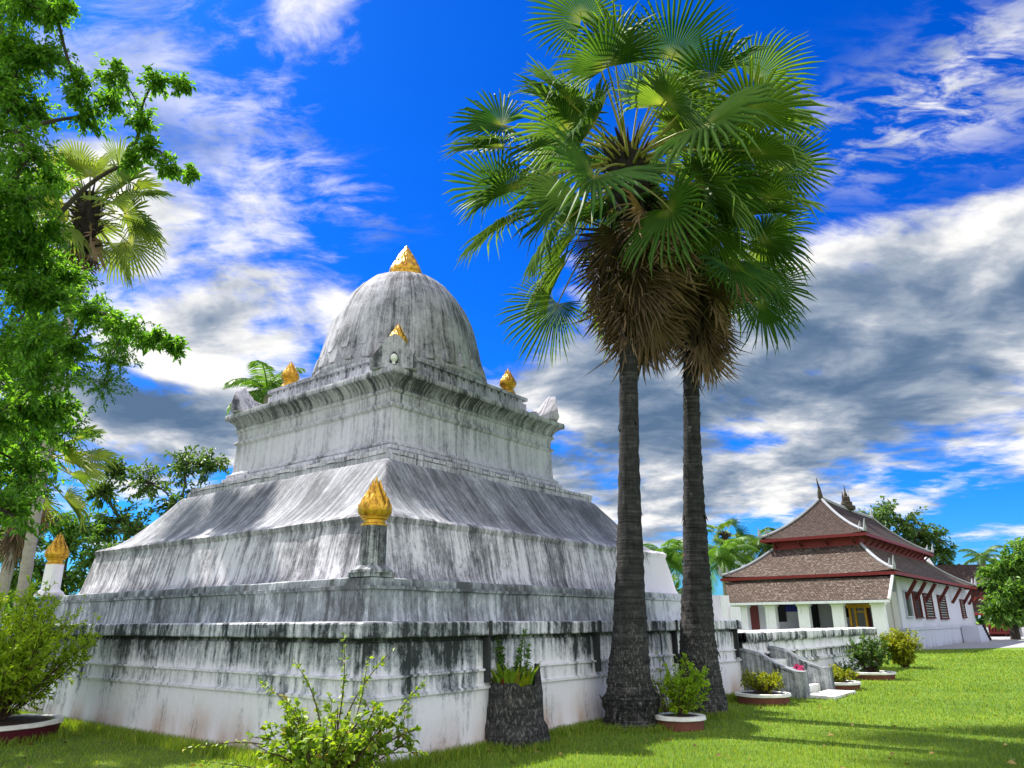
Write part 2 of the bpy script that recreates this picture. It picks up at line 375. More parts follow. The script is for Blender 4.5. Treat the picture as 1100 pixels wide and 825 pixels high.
def palm_bark():
    m, nt, out = new_mat('palm_bark'); co = objc(nt)
    z = N(nt, 'ShaderNodeSeparateXYZ', {0: co}).outputs[2]
    n = noise_tex(nt, co, 7, 7, .7); rg = noise_tex(nt, scaled(nt, co, (1.2, 1.2, 26)), 1, 4, .6)
    fib = noise_tex(nt, scaled(nt, co, (22, 22, 2.5)), 1, 4, .6)
    v = M(nt, 'ADD', M(nt, 'ADD', M(nt, 'MULTIPLY', n, .45), M(nt, 'MULTIPLY', rg, .45)), M(nt, 'MULTIPLY', fib, .2))
    c = ramp(nt, v, [(.40, (.012, .011, .011)), (.55, (.030, .030, .032)), (.66, (.058, .056, .055)), (.8, (.13, .12, .11))])
    li = M(nt, 'MULTIPLY', smooth(nt, z, 2.3, .7), smooth(nt, noise_tex(nt, scaled(nt, co, (1, 1, .45)), 30, 5, .75), .52, .62))
    c = mix(nt, M(nt, 'MULTIPLY', li, .42), c, (.30, .30, .28))
    principled(nt, out, c, .95, 0, bump(nt, v, .9, .04), .15); return m
m_palmbark = palm_bark()

def leaf_mat(name, dark, light, trans=.35, tcol=None, rough=.45, scale=1.5, spec=.35, dry=None):
    m, nt, out = new_mat(name)
    rnd = N(nt, 'ShaderNodeNewGeometry').outputs['Random Per Island']
    n = noise_tex(nt, objc(nt), scale, 3, .6)
    v = M(nt, 'ADD', M(nt, 'MULTIPLY', rnd, .6), M(nt, 'MULTIPLY', n, .4))
    c = ramp(nt, v, [(.15, dark), (.8, light)])
    if dry: c = mix(nt, smooth(nt, rnd, .955, .96), c, dry)
    b = N(nt, 'ShaderNodeBsdfPrincipled', {'Base Color': c, 'Roughness': rough, 'Specular IOR Level': spec})
    tc = mix(nt, 1.0, c, tcol or (1.6, 1.5, .5), 'MULTIPLY')
    t = N(nt, 'ShaderNodeBsdfTranslucent', {'Color': tc})
    mx = N(nt, 'ShaderNodeMixShader', {0: trans, 1: b.outputs[0], 2: t.outputs[0]})
    nt.links.new(mx.outputs[0], out.inputs[0]); return m
m_leaf_tree = leaf_mat('leaves_tree', (.034, .125, .016), (.17, .37, .045), .55)
m_leaf_dark = leaf_mat('leaves_dark', (.03, .085, .02), (.11, .20, .045), .42, scale=.5)
m_leaf_mid = leaf_mat('leaves_mid', (.04, .12, .018), (.14, .28, .04), .4, scale=.5)
m_leaf_lime = leaf_mat('leaves_lime', (.13, .28, .015), (.38, .54, .04), .58, scale=2.5)
m_leaf_feather = leaf_mat('leaves_feathery', (.18, .33, .02), (.46, .60, .05), .55)
m_leaf_yellow = leaf_mat('leaves_yellow', (.13, .20, .008), (.36, .38, .02), .4, scale=2.5)
m_leaf_shrub = leaf_mat('leaves_shrub', (.09, .19, .016), (.28, .40, .04), .45, dry=(.30, .24, .05))
m_leaf_croton = leaf_mat('leaves_croton', (.04, .11, .02), (.10, .22, .04), .3)
m_leaf_redtip = leaf_mat('leaves_red', (.10, .012, .012), (.22, .03, .03), .3)
m_petal = leaf_mat('petals_pink', (.45, .03, .14), (.7, .08, .25), .3, tcol=(1, 1, 1))
m_grassblade = leaf_mat('grass_blades', (.075, .175, .020), (.285, .385, .042), .45, scale=.35, dry=(.34, .30, .09))

def fan_mat(name, dark, light, rib, trans, ns=1.0):
    m, nt, out = new_mat(name)
    rnd = N(nt, 'ShaderNodeObjectInfo').outputs['Random']
    co = objc(nt); n = noise_tex(nt, co, 2.2*ns, 5, .65)
    at_ = N(nt, 'ShaderNodeAttribute', None, attribute_name='rad').outputs['Fac']
    v = M(nt, 'ADD', M(nt, 'MULTIPLY', rnd, .5), M(nt, 'MULTIPLY', n, .5))
    c = ramp(nt, v, [(.2, dark), (.75, light)])
    md = N(nt, 'ShaderNodeAttribute', None, attribute_name='mid').outputs['Fac']      # pale rib; fold shade painted into the pleat valleys
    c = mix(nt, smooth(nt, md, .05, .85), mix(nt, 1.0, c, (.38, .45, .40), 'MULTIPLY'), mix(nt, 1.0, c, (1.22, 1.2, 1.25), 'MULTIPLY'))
    c = mix(nt, M(nt, 'MULTIPLY', smooth(nt, at_, .22, .0), .6), c, rib)
    c = mix(nt, M(nt, 'MULTIPLY', smooth(nt, M(nt, 'ADD', at_, M(nt, 'MULTIPLY', n, .35)), 1.05, 1.3), .8), c, (.30, .24, .08))
    b = N(nt, 'ShaderNodeBsdfPrincipled', {'Base Color': c, 'Roughness': .62, 'Specular IOR Level': .2})
    t = N(nt, 'ShaderNodeBsdfTranslucent', {'Color': mix(nt, 1.0, c, (1.5, 1.5, .5), 'MULTIPLY')})
    mx = N(nt, 'ShaderNodeMixShader', {0: trans, 1: b.outputs[0], 2: t.outputs[0]})
    nt.links.new(mx.outputs[0], out.inputs[0]); return m
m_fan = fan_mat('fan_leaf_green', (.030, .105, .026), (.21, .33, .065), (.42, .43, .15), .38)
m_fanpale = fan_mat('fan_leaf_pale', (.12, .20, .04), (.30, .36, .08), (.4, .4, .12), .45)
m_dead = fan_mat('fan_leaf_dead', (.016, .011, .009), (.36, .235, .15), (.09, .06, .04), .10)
m_petiole = simple('petiole', (.30, .29, .07), .5, var=.3)
m_fibre = simple('palm_fibre', (.03, .024, .02), .95, var=.6, scale=14, bstr=.9, bd=.05)

def tile_mat(name, dark, mid, moss, rows=9.0):
    m, nt, out = new_mat(name); co = objc(nt)
    uv = N(nt, 'ShaderNodeUVMap').outputs[0]
    br = N(nt, 'ShaderNodeTexBrick', {'Vector': uv, 'Color1': (*dark, 1), 'Color2': (*mid, 1), 'Mortar': (dark[0]*.4, dark[1]*.4, dark[2]*.4, 1), 'Scale': 1.0, 'Mortar Size': .018, 'Bias': 0.0, 'Brick Width': .20, 'Row Height': .16})
    n = noise_tex(nt, uv, 5.5, 8, .75); n2 = noise_tex(nt, uv, .5, 4, .6)
    lich = M(nt, 'MULTIPLY', smooth(nt, M(nt, 'ADD', M(nt, 'MULTIPLY', n, .75), M(nt, 'MULTIPLY', n2, .25)), .52, .58), .85)
    c = mix(nt, lich, br.outputs[0], moss)
    c = mix(nt, M(nt, 'MULTIPLY', smooth(nt, n2, .45, .7), .5), c, mix(nt, 1.0, c, (.55, .5, .5), 'MULTIPLY'))
    principled(nt, out, c, .9, 0, bump(nt, br.outputs[1], .6, -.03), .2); return m
m_tiles = tile_mat('wood_tiles_old', (.060, .042, .033), (.112, .080, .064), (.22, .185, .155))
m_tiles_up = tile_mat('wood_tiles_brown', (.042, .028, .024), (.074, .050, .042), (.09, .066, .055))


# ------------------------------------------------------------------ ground
def ground_mat():
    m, nt, out = new_mat('lawn'); co = objc(nt)
    n = noise_tex(nt, co, .35, 5, .6); n2 = noise_tex(nt, co, 3.5, 7, .7); n3 = noise_tex(nt, co, 38, 5, .7)
    v = M(nt, 'ADD', M(nt, 'ADD', M(nt, 'MULTIPLY', n, .35), M(nt, 'MULTIPLY', n2, .3)), M(nt, 'MULTIPLY', n3, .35))
    c = ramp(nt, v, [(.3, (.05, .08, .02)), (.48, (.115, .205, .028)), (.6, (.205, .30, .04)), (.75, (.32, .34, .08))])
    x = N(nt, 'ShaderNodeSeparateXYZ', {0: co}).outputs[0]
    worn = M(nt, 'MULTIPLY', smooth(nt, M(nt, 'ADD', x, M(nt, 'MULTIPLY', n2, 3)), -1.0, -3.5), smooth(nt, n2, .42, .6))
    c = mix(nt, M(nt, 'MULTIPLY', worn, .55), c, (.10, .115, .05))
    principled(nt, out, c, .95, 0, bump(nt, M(nt, 'ADD', n3, n2), .8, .06), .1); return m
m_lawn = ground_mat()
m_pave = simple('paving', (.30, .30, .31), .9, var=.15, scale=.6)
def sheet(name, pts, z, mat, kind='structure'):
    mb = MB(); mb.add([(p[0], p[1], z) for p in pts], [tuple(range(len(pts)))])
    return tag(mb.build(name, mat), kind=kind)
sheet('ground', [(-500, -60), (500, -60), (500, 900), (-500, 900)], 0.0, m_lawn)
a = ground(955, 698.5); b = ground(1100, 695.5)
d = (b-a).normalized(); 
sheet('path', [a-d*3, b+d*60, b+d*60+Vector((6, 30, 0)), a-d*3+Vector((4, 24, 0))], .004, m_pave)

ANG = 0.9054
E1 = Vector((math.cos(ANG), math.sin(ANG), 0)); E2 = Vector((-E1.y, E1.x, 0))
CX, CY = -2.728, 17.06
PA = 5.673


# ------------------------------------------------------------------ stupa
def lotus_bud(mb, c, r, h, rows=4, n=72, flame=False):
    prof = [(.70, 0), (.76, .02), (.76, .05), (.64, .07), (.64, .13), (.76, .15), (.78, .18), (.88, .205), (.98, .25), (1.0, .30), (.97, .36), (.90, .43), (.79, .50), (.66, .57), (.52, .64), (.38, .72), (.26, .80), (.155, .87), (.08, .94), (.012, 1.0)]
    if flame: prof = [(.93, 0), (.97, .04), (1.0, .10), (.99, .18), (.93, .28), (.82, .40), (.67, .53), (.50, .66), (.33, .79), (.17, .90), (.06, .97), (.01, 1.0)]
    P = []
    for i in range(len(prof)-1):
        for k in range(5):
            t = k/5; P.append((prof[i][0]*(1-t)+prof[i+1][0]*t, prof[i][1]*(1-t)+prof[i+1][1]*t))
    P.append(prof[-1]); P = [(r*q[0], h*q[1]) for q in P]
    if flame:
        mb.lathe(P, n, c, lambda a, t: 1 + .05*math.sin(16*a + 22*t + 2.5*math.sin(8*a))); return
    mb.lathe([(x_*(.88 if z_ > .2*h else 1), z_) for x_, z_ in P], n, c)
    def prof_at(f):
        f = max(0, min(1, f))*h
        for i in range(len(P)-1):
            if P[i+1][1] >= f: return P[i][0]+(P[i+1][0]-P[i][0])*(f-P[i][1])/max(1e-6, P[i+1][1]-P[i][1])
        return P[-1][0]
    for k, (f0, f1, nn) in enumerate(((.19, .44, 12), (.29, .58, 12), (.40, .70, 10), (.52, .82, 8), (.64, .92, 6))):
        for i in range(nn):
            a0 = 2*PI*(i+.5*(k % 2))/nn; vs = []
            for f, wd, off in ((f0, .5, -.02), (f0+(f1-f0)*.3, .92, .03), (f0+(f1-f0)*.6, .72, .06), (f0+(f1-f0)*.85, .30, .085), (f1, .02, .115)):
                rr = prof_at(f)*.93 + off*r; da = PI/nn*wd
                for sg in (-1, 0, 1):
                    r2 = rr + (.06*r if sg == 0 else 0); vs.append((c[0]+r2*math.cos(a0+sg*da), c[1]+r2*math.sin(a0+sg*da), c[2]+f*h))
            mb.add(vs, [(3*j+q_, 3*j+q_+1, 3*j+q_+4, 3*j+q_+3) for j in range(4) for q_ in (0, 1)])

def build_stupa():
    root = empty('stupa', (CX, CY, 0), ANG, 'great weathered white stupa with a round dome on stepped square tiers', 'stupa')
    pod = MB()
    square_loft(pod, [(PA+.03, 0), (PA+.02, .05), (PA, .30), (PA-.005, .735), (PA+.028, .74), (PA+.03, .775), (PA-.005, .785), (PA-.01, .965), (PA+.022, .97), (PA+.022, .995), (PA-.025, 1.0),
                      (PA-.03, 1.375), (PA-.06, 1.38), (PA-.06, 1.425), (PA+.075, 1.43), (PA+.085, 1.44), (PA+.085, 1.595), (PA+.07, 1.615), (5.15, 1.63)], 70, .035)
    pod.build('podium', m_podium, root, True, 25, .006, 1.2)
    for s in (2.23, 5.10, 8.0, 9.2, 11.1):      # dark upright joints on the long right face
        j = MB(); j.box((-PA+s, -PA-.095, 1.53), (.055, .03, .20)); j.box((-PA+s, -PA-.01, 1.21), (.055, .13, .44)); j.box((-PA+s, -PA-.035, .92), (.05, .09, .20))
        j.build('buttress_rib', m_soot, root, False, wobble=.006, wscale=9)
    t = MB(); square_loft(t, [(5.31, 1.60), (5.29, 1.66), (5.27, 1.80), (5.265, 2.02), (5.30, 2.03), (5.30, 2.07), (5.23, 2.075), (5.22, 2.165), (5.18, 2.18), (4.6, 2.19)], 60, .04)
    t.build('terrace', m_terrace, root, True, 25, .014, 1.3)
    t = MB(); square_loft(t, [(4.74, 2.16), (4.72, 2.22), (4.68, 2.30), (4.60, 2.7), (4.53, 3.02), (4.55, 3.05), (4.56, 3.11), (4.50, 3.16), (4.40, 3.18)], 56, .05)
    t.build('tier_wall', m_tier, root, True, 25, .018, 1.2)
    t = MB(); square_loft(t, [(4.46, 3.12), (4.42, 3.175), (4.30, 3.235), (4.16, 3.345), (4.02, 3.48), (3.88, 3.63), (3.74, 3.80), (3.61, 3.97), (3.50, 4.12), (3.41, 4.24), (3.35, 4.30), (3.0, 4.31)], 56, .05)
    t.build('sloped_roof', m_slope, root, True, 40, .03, 1.1)
    rnd = random.Random(4)
    t = MB(); square_loft(t, [(3.30, 4.26), (3.30, 4.40), (3.26, 4.44), (2.98, 4.45), (2.96, 4.56), (2.80, 4.57)], 40, .03)
    L = 3.3
    for q in range(4):
        m = Matrix.Rotation(q*PI/2, 4, 'Z'); x = -L+.12
        while x < L-.15:
            w = rnd.uniform(.16, .24); t.box((x+w/2, -L+.06, 4.46), (w*.9, .14, rnd.uniform(.05, .11)), 0, .92, m); x += w
    t.build('shoulder_ledge', m_tower, root, True, 25, .012, 2)
    t = MB(); square_loft(t, [(2.80, 4.52), (2.80, 4.64), (2.77, 4.66), (2.80, 4.68), (2.80, 4.74), (2.72, 4.77), (2.74, 4.79), (2.74, 4.83), (2.67, 4.86), (2.645, 4.90), (2.62, 5.54)], 40, .02)
    t.build('tower', m_tower, root, True, 25, .010, 1.5)
    t = MB(); square_loft(t, [(2.62, 5.53), (2.66, 5.55), (2.68, 5.585), (2.66, 5.62), (2.62, 5.63), (2.62, 5.70), (2.63, 5.83), (2.67, 5.85), (2.69, 5.88), (2.67, 5.905), (2.65, 5.91), (2.67, 5.98), (2.72, 6.05), (2.79, 6.11),
                      (2.82, 6.13), (2.86, 6.135), (2.87, 6.20), (2.86, 6.255), (2.82, 6.27), (2.1, 6.30)], 44, .02)
    t.build('cornice', m_tower, root, True, 25, .010, 1.5)
    # parapet with a row of small openings
    t = MB(); ap, zt = 2.20, 6.90
    square_loft(t, [(ap, 6.27), (ap, 6.74), (ap-.12, 6.745), (ap-.13, 6.75)], 30, .02)
    for q in range(4):
        m = Matrix.Rotation(q*PI/2, 4, 'Z'); n = 17
        for i in range(n):
            x = -ap + .12 + (2*ap-.24)*(i+.5)/n; t.box((x, -ap+.07, 6.785), (.19, .12, .11), 0, .85, m)
        t.box((0, -ap+.05, 6.86), (2*ap, .16, .07), 0, 1, m)
    t.build('parapet', m_tower, root, True, 25, .008, 2)
    # drum with rows of lotus petals, dome
    t = MB(); t.lathe([(2.12, 6.3), (2.12, 6.95), (2.06, 7.0), (2.10, 7.05), (2.10, 7.12), (2.0, 7.16)], 72)
    for row, (rr, z, w, h, nn) in enumerate(((2.04, 7.12, .30, .40, 28), (1.93, 7.46, .30, .42, 26))):
        for i in range(nn):
            a = 2*PI*(i+.5*row)/nn; m = Matrix.Rotation(a, 4, 'Z') @ Matrix.Translation((rr, 0, z)) @ Matrix.Rotation(-.16, 4, 'Y')
            vs = []; prof = [(.62, 0), (.95, .22), (1.0, .5), (.85, .75), (.5, .93), (.0, 1.0)]
            for off, k in ((.0, 1.0), (.085, .82)):
                pts = [(p*w*.5*k, h*(.0 if off == 0 else .06) + q*h*(1.0 if off == 0 else .88)) for p, q in prof]
                ring = pts + [(-p, q) for p, q in reversed(pts[:-1])]
                vs += [(off - .03*(q/h)**2, p, q) for p, q in ring]
            n = len(ring); fs = [(k, (k+1) % n, n+(k+1) % n, n+k) for k in range(n)] + [tuple(range(n, 2*n))]
            t.add(vs, fs, m)
    t.build('lotus_drum', m_dome, root, True, 30, .006, 3)
    t = MB()
    pr = [(2.04, 7.1), (1.99, 7.5), (1.95, 7.75), (1.91, 7.95), (1.84, 8.25), (1.74, 8.58), (1.60, 8.92), (1.42, 9.24), (1.20, 9.52), (.95, 9.75), (.68, 9.89), (.43, 9.96), (.40, 9.99)]
    P = []
    for i in range(len(pr)-1):
        for k in range(4): P.append((pr[i][0]+(pr[i+1][0]-pr[i][0])*k/4, pr[i][1]+(pr[i+1][1]-pr[i][1])*k/4))
    P.append(pr[-1]); t.lathe(P, 96); t.build('dome', m_dome, root, True, 50, .028, 1.6)
    t = MB(); lotus_bud(t, (0, 0, 9.96), .42, 1.02, 3, 72, True); t.build('gold_spire', m_gold, root, True, 60)
    for sx, sy in ((-1, -1), (-1, 1), (1, -1), (1, 1)):
        # leaf-shaped corner block with a niche, facing out along the diagonal
        g = MB(); out = Vector((sx, sy, 0)).normalized(); side = Vector((-out.y, out.x, 0)); c = Vector((sx*2.42, sy*2.42, 6.27))
        half = [(.46, 0), (.455, .10), (.42, .21), (.35, .32), (.27, .42), (.20, .53), (.11, .64), (0, .70)]
        poly = half + [(-p, q) for p, q in reversed(half[:-1])]
        n = len(poly); vs = []
        for d_, k, hh in ((.40, 1.0, 1.0), (.24, 1.0, 1.0), (.0, .82, .55), (-.5, .6, .22)):
            vs += [c + out*d_ + side*(p*k) + Vector((0, 0, q*hh)) for p, q in poly]
        fs = [tuple(range(n))]
        for k in range(3): fs += [(k*n+i, (k+1)*n+i, (k+1)*n+(i+1) % n, k*n+(i+1) % n) for i in range(n)]
        fs.append(tuple(reversed(range(3*n, 4*n)))); g.add(vs, fs)
        blk = g.build('corner_leaf_block', m_tower, root, True, 40, .003, 2)
        nb = MB(); pts = [(.08, 0), (.08, .12), (.055, .18), (0, .23)]; pts = pts + [(-p, q) for p, q in reversed(pts[:-1])]
        nb.prism(pts, c + out*.385 + Vector((0, 0, .10)), side, (0, 0, 1), -.03 if (side.cross(Vector((0, 0, 1)))).dot(out) < 0 else .03)
        ni = nb.build('niche', m_soot, blk)
        lb = MB(); lb.lathe([(.03, 0), (.03, .05), (.06, .08), (.075, .13), (.06, .18), (.02, .21)], 14, c + out*.43 + Vector((0, 0, .06))); lb.build('lamp', m_lamp, blk, True)
        f = MB(); lotus_bud(f, (sx*1.87, sy*1.87, 7.06), .21, .62, 3, 48); f.lathe([(.17, 6.6), (.17, 6.98), (.20, 7.0), (.17, 7.06)], 20, (sx*1.87, sy*1.87, 0))
        f.build('parapet_finial', m_gold, root, True, 50)
        # pillar at the terrace corner with a gilt lotus bud
        p = MB(); q = (sx*5.0, -5.0, 0) if sy < 0 else (sx*5.08, 5.12, 0)
        p.box((q[0], q[1], 2.21), (.44, .44, .06)); p.lathe([(.28, 2.235), (.28, 2.27), (.22, 2.31), (.20, 2.33)], 8, q); p.lathe([(.185, 2.32), (.175, 2.85)], 12, q)
        pil = p.build('corner_pillar', m_pillar if sx*sy > 0 else m_white, root, True, 30, .006, 4)
        f = MB(); lotus_bud(f, (q[0], q[1], 2.84), .23, .70, 4, 48); f.build('lotus_finial', m_gold, pil, True, 50)
    # raised pier at the far end of the right face
    t = MB(); t.box((PA-.18, -PA+.28, 1.75), (.62, .66, .34)); t.box((PA-.62, -PA+.30, 1.87), (.5, .62, .60)); t.build('end_pier', m_white, root, False, wobble=.012, wscale=2)
    return root
stupa = build_stupa()


# ------------------------------------------------------------------ staircase and low terrace wall beside the stupa
def face(s, out=0.0, z=0.0):
    p = Vector((CX, CY, 0)) + E1*(s-PA) - E2*(PA+out); p.z = z; return p
def build_stairs():
    base = face(12.05)
    root = empty('garden_staircase', base, ANG, 'short grey cement staircase with curved side walls rising from the lawn', 'staircase')
    for cx in (-.72, 1.15):
        c = MB(); poly = [(0, 0), (1.32, 0), (1.32, .50), (1.15, .51), (.98, .55), (.76, .66), (.56, .78), (.36, .89), (.16, .95), (0, .96)]
        c.prism([(-y, z) for y, z in poly], (cx, 0, 0), (0, 1, 0), (0, 0, 1), .22)
        c.box((cx+.11, -1.30, .275), (.28, .20, .55)); c.bar((cx+.11, -.02, .985), (cx+.11, -.37, .905), .28, .05); c.bar((cx+.11, -.37, .905), (cx+.11, -.77, .675), .28, .05); c.bar((cx+.11, -.77, .675), (cx+.11, -1.2, .53), .28, .05)
        c.build('side_wall', m_stairs, root, False, wobble=.012, wscale=2.5)
    st = MB()
    for i in range(4): st.box((.325, -.16-.27*(3-i), .09+.09*i), (1.65, .34 if i < 3 else .5, .18+.18*i))
    st.build('steps', m_rim, root, False, wobble=.008, wscale=3)  # light falling on the treads put into a paler colour
    st = MB(); st.box((.3, -1.62, .03), (1.7, .6, .06)); st.build('landing_slab', m_rim, root, False, wobble=.01, wscale=3)
    return root
build_stairs()
def build_low_wall():
    L = 12.4; root = empty('terrace_wall', face(11.6, -.02), ANG, 'low white terrace wall with black stains right of the stupa', 'wall')
    n = int(L/.18); prof = [(0, 0), (.0, .55), (-.05, .56), (-.05, .62), (.02, .64), (.02, .82), (-.05, .83), (-.06, .87), (.0, .89), (.02, 1.10), (-.08, 1.13), (-.10, 1.18), (-.10, 1.33), (0, 1.36), (.55, 1.37)]
    vs, fs = [], []
    for i in range(n+1):
        x = .02 + L*i/n; rec = .05 if (i % 14) == 7 else 0
        for y, z in prof: vs.append((x, y+rec, z))
    k = len(prof)
    for i in range(n):
        for j in range(k-1): fs.append((i*k+j, (i+1)*k+j, (i+1)*k+j+1, i*k+j+1))
    # end cap and back
    b = n*k; fs.append(tuple(b+j for j in range(k)) + (len(vs),)); vs.append((.02+L, .55, 0))
    fs.append((len(vs), 0) + tuple([]) + (k-1,)) if False else None
    fs = [f for f in fs if f]
    mb = MB(); mb.add(vs, fs); mb.box((L/2, 1.5, .66), (L-.1, 2.0, 1.32)); mb.build('wall_face', m_wall, root, False, wobble=.015, wscale=1.6)
    t = MB(); t.box((.45, -.09, .60), (.55, .16, .14)); t.build('brick_patch', m_brickred, root, wobble=.01, wscale=5)
build_low_wall()


# ------------------------------------------------------------------ temple hall
TO = Vector((20.44, 48.63, 0)); TA = ANG-.011
T1 = Vector((math.cos(TA), math.sin(TA), 0)); T2 = Vector((-T1.y, T1.x, 0))
def on_s(px, py, s):      # where the sight line meets the plane s = const, in hall coordinates
    d = ray(px, py); o = Vector((0, 0, EYE)); k = (s - (o-TO).dot(T1))/d.dot(T1); p = o+d*k; return (s, (p-TO).dot(T2), p.z)
def on_t(px, py, t):
    d = ray(px, py); o = Vector((0, 0, EYE)); k = (t - (o-TO).dot(T2))/d.dot(T2); p = o+d*k; return ((p-TO).dot(T1), t, p.z)

def roof_patch(name, lower, upper, mat, parent, sag=.0, thick=.10, n=14, m=8, lift=0.0):
    """roof plane between a lower edge (a,b) and an upper edge (a,b); concave by sag; corners of the eave lifted; UV in metres"""
    la, lb = Vector(lower[0]), Vector(lower[1]); ua, ub = Vector(upper[0]), Vector(upper[1])
    vs, uv = [], []
    W = (lb-la).length; H = ((ua+ub)/2-(la+lb)/2).length
    for j in range(m+1):
        v = j/m
        for i in range(n+1):
            u = i/n; p = (la.lerp(lb, u)).lerp(ua.lerp(ub, u), v); p.z -= sag*4*v*(1-v)*.5; p.z += lift*(1-v)**3*(abs(2*u-1)**5)
            vs.append(p); x = (p - la).dot((lb-la).normalized()); uv.append((x, v*H))
    fs = []
    for j in range(m):
        for i in range(n): fs.append((j*(n+1)+i, j*(n+1)+i+1, (j+1)*(n+1)+i+1, (j+1)*(n+1)+i))
    k = len(vs); top = list(vs); nn = (lb-la).cross(ua-la).normalized()*thick
    vs = vs + [v-nn for v in vs]; f2 = [tuple(k+i for i in reversed(f)) for f in fs]
    rim = [(i+1, i, k+i, k+i+1) for i in range(n)] + [(j*(n+1), (j+1)*(n+1), k+(j+1)*(n+1), k+j*(n+1)) for j in range(m)] + \
          [((j+1)*(n+1)+n, j*(n+1)+n, k+j*(n+1)+n, k+(j+1)*(n+1)+n) for j in range(m)]
    mb = MB(); mb.add(vs, fs+f2+rim); o = mb.build(name, mat, parent)
    ul = o.data.uv_layers.new(name='UVMap'); UV = uv+uv
    for lp in o.data.loops: ul.data[lp.index].uv = UV[lp.vertex_index]
    return o
def curve_pts(a, b, sag, n=10, lift=0):
    a, b = Vector(a), Vector(b); r = []
    for i in range(n+1):
        t = i/n; p = a.lerp(b, t); p.z -= sag*2*t*(1-t); p.z += lift*(1-t)**3; r.append(p)
    return r

def build_temple():
    R = empty('temple_hall', TO, TA, 'white temple hall with tiered brown tiled roofs and red eaves across the lawn', 'temple')
    za, zu, hu, hm, zm, hb, zb = 9.3, 6.586, 3.138, 2.685, 5.953, 4.946, 4.158
    s0, s1, se0, se1, sm0, sm1, sb0, sb1 = 0.0, 12.955, -3.098, 16.944, -2.496, 16.3, -5.668, 22.5
    # upper hipped roof
    def hip(name, e0, e1, he, ze, r0, r1, hr, zr, mat, sag, lift):
        roof_patch(name, ((e0, he, ze), (e0, -he, ze)), ((r0, hr, zr), (r0, -hr, zr)), mat, R, sag, lift=lift)
        roof_patch(name, ((e0, -he, ze), (e1, -he, ze)), ((r0, -hr, zr), (r1, -hr, zr)), mat, R, sag, lift=lift)
        roof_patch(name, ((e1, -he, ze), (e1, he, ze)), ((r1, -hr, zr), (r1, hr, zr)), mat, R, sag, lift=lift)
        roof_patch(name, ((e1, he, ze), (e0, he, ze)), ((r1, hr, zr), (r0, hr, zr)), mat, R, sag, lift=lift)
        for sx, ex, rx in ((0, e0, r0), (1, e1, r1)):
            for sg in (-1, 1):
                rb = MB(); rb.tube([p+Vector((0, 0, .06)) for p in curve_pts((ex, sg*he, ze), (rx, sg*hr, zr), sag, 12, lift)], [.085]*13, 6)
                tip = Vector((ex, sg*he, ze+lift)); o_ = Vector((ex-rx, sg*(he-hr), 0)).normalized()
                rb.tube([tip, tip+o_*.10+Vector((0, 0, .2)), tip+o_*.08+Vector((0, 0, .45)), tip+o_*.18+Vector((0, 0, .7))], [.10, .09, .05, .02], 6)
                rb.tube([tip-o_*.5+Vector((0, 0, .1)), tip-o_*.42+Vector((0, 0, .38)), tip-o_*.34+Vector((0, 0, .6))], [.08, .06, .02], 6)
                rb.build('hip_ridge', m_ridge, R, True)
    hip('upper_roof', se0, se1, hu, zu, s0, s1, .02, za, m_tiles_up, .55, .12)
    hip('middle_roof', sb0, sb1, hb, zb, sm0, sm1, hm, zm, m_tiles, .30, .12)
    rg = MB(); rg.tube([(s0, 0, za+.05), (s0+4, 0, za-.02), (s1-4, 0, za-.02), (s1, 0, za+.05)], .15, 6); rg.build('ridge_line', m_ridge, R, True)
    # red fascias
    def fascia(name, e0, e1, he, z, h, mat):
        f = MB(); f.box(((e0+e1)/2, -he, z), (e1-e0+.1, .08, h)); f.box(((e0+e1)/2, he, z), (e1-e0+.1, .08, h)); f.box((e0, 0, z), (.08, 2*he-.1, h)); f.box((e1, 0, z), (.08, 2*he-.1, h)); return f.build(name, mat, R)
    fascia('upper_eave_board', se0-.03, se1+.03, hu+.03, zu-.08, .18, m_red)
    fascia('middle_eave_board', sb0-.03, sb1+.03, hb+.03, zb-.09, .17, m_red)
    w = MB(); w.box(((sm0+sm1)/2, 0, (zm+zu)/2+.05), (sm1-sm0-.1, 2*hm-.1, zu-zm+.3)); w.build('clerestory_wall', m_red, R)
    for i in range(14):
        x = se0+1.2+i*1.35
        b_ = MB(); b_.bar((x, -hm-.02, zm+.08), (x, -hu-.02, zu-.2), .10); b_.build('eave_bracket', m_darkred, R)
    for i in range(4):
        y = -hm+.3+i*(2*hm-.6)/3
        b_ = MB(); b_.bar((sm0-.02, y, zm+.12), (se0-.02, y, zu-.2), .10); b_.build('eave_bracket', m_darkred, R)
    # finials on the ridge
    f = MB(); f.tube([(s0, 0, za), (s0-.05, 0, za+.4), (s0+.0, 0, za+.7), (s0-.20, 0, za+1.0), (s0-.32, 0, za+1.35)], [.18, .14, .08, .05, .02], 8); f.build('ridge_finial', m_bark, R, True)
    f = MB(); f.tube([(s1, 0, za), (s1+.05, 0, za+.3), (s1, 0, za+.55), (s1+.15, 0, za+.85)], [.15, .11, .07, .02], 8); f.build('ridge_finial', m_ridge, R, True)
    f = MB(); c = (6.2, 0, za-.05); f.lathe([(.55, 0), (.55, .25), (.38, .3), (.38, .55), (.26, .6), (.26, .9), (.14, .95), (.12, 1.15), (.06, 1.25), (.03, 1.6), (.01, 1.85)], 14, c)
    for k in (-1, 1):
        f.lathe([(.2, 0), (.2, .3), (.12, .4), (.05, .9), (.01, 1.2)], 10, (6.2+k*.8, 0, za-.02))
    f.build('roof_spire', m_bark, R, True)
    # porch roof below the red band
    sp = -7.3
    _, tr, zr_ = on_s(955, 643, sp); _, tl, zl = on_s(784, 647.5, sp); zp = (zr_+zl)/2
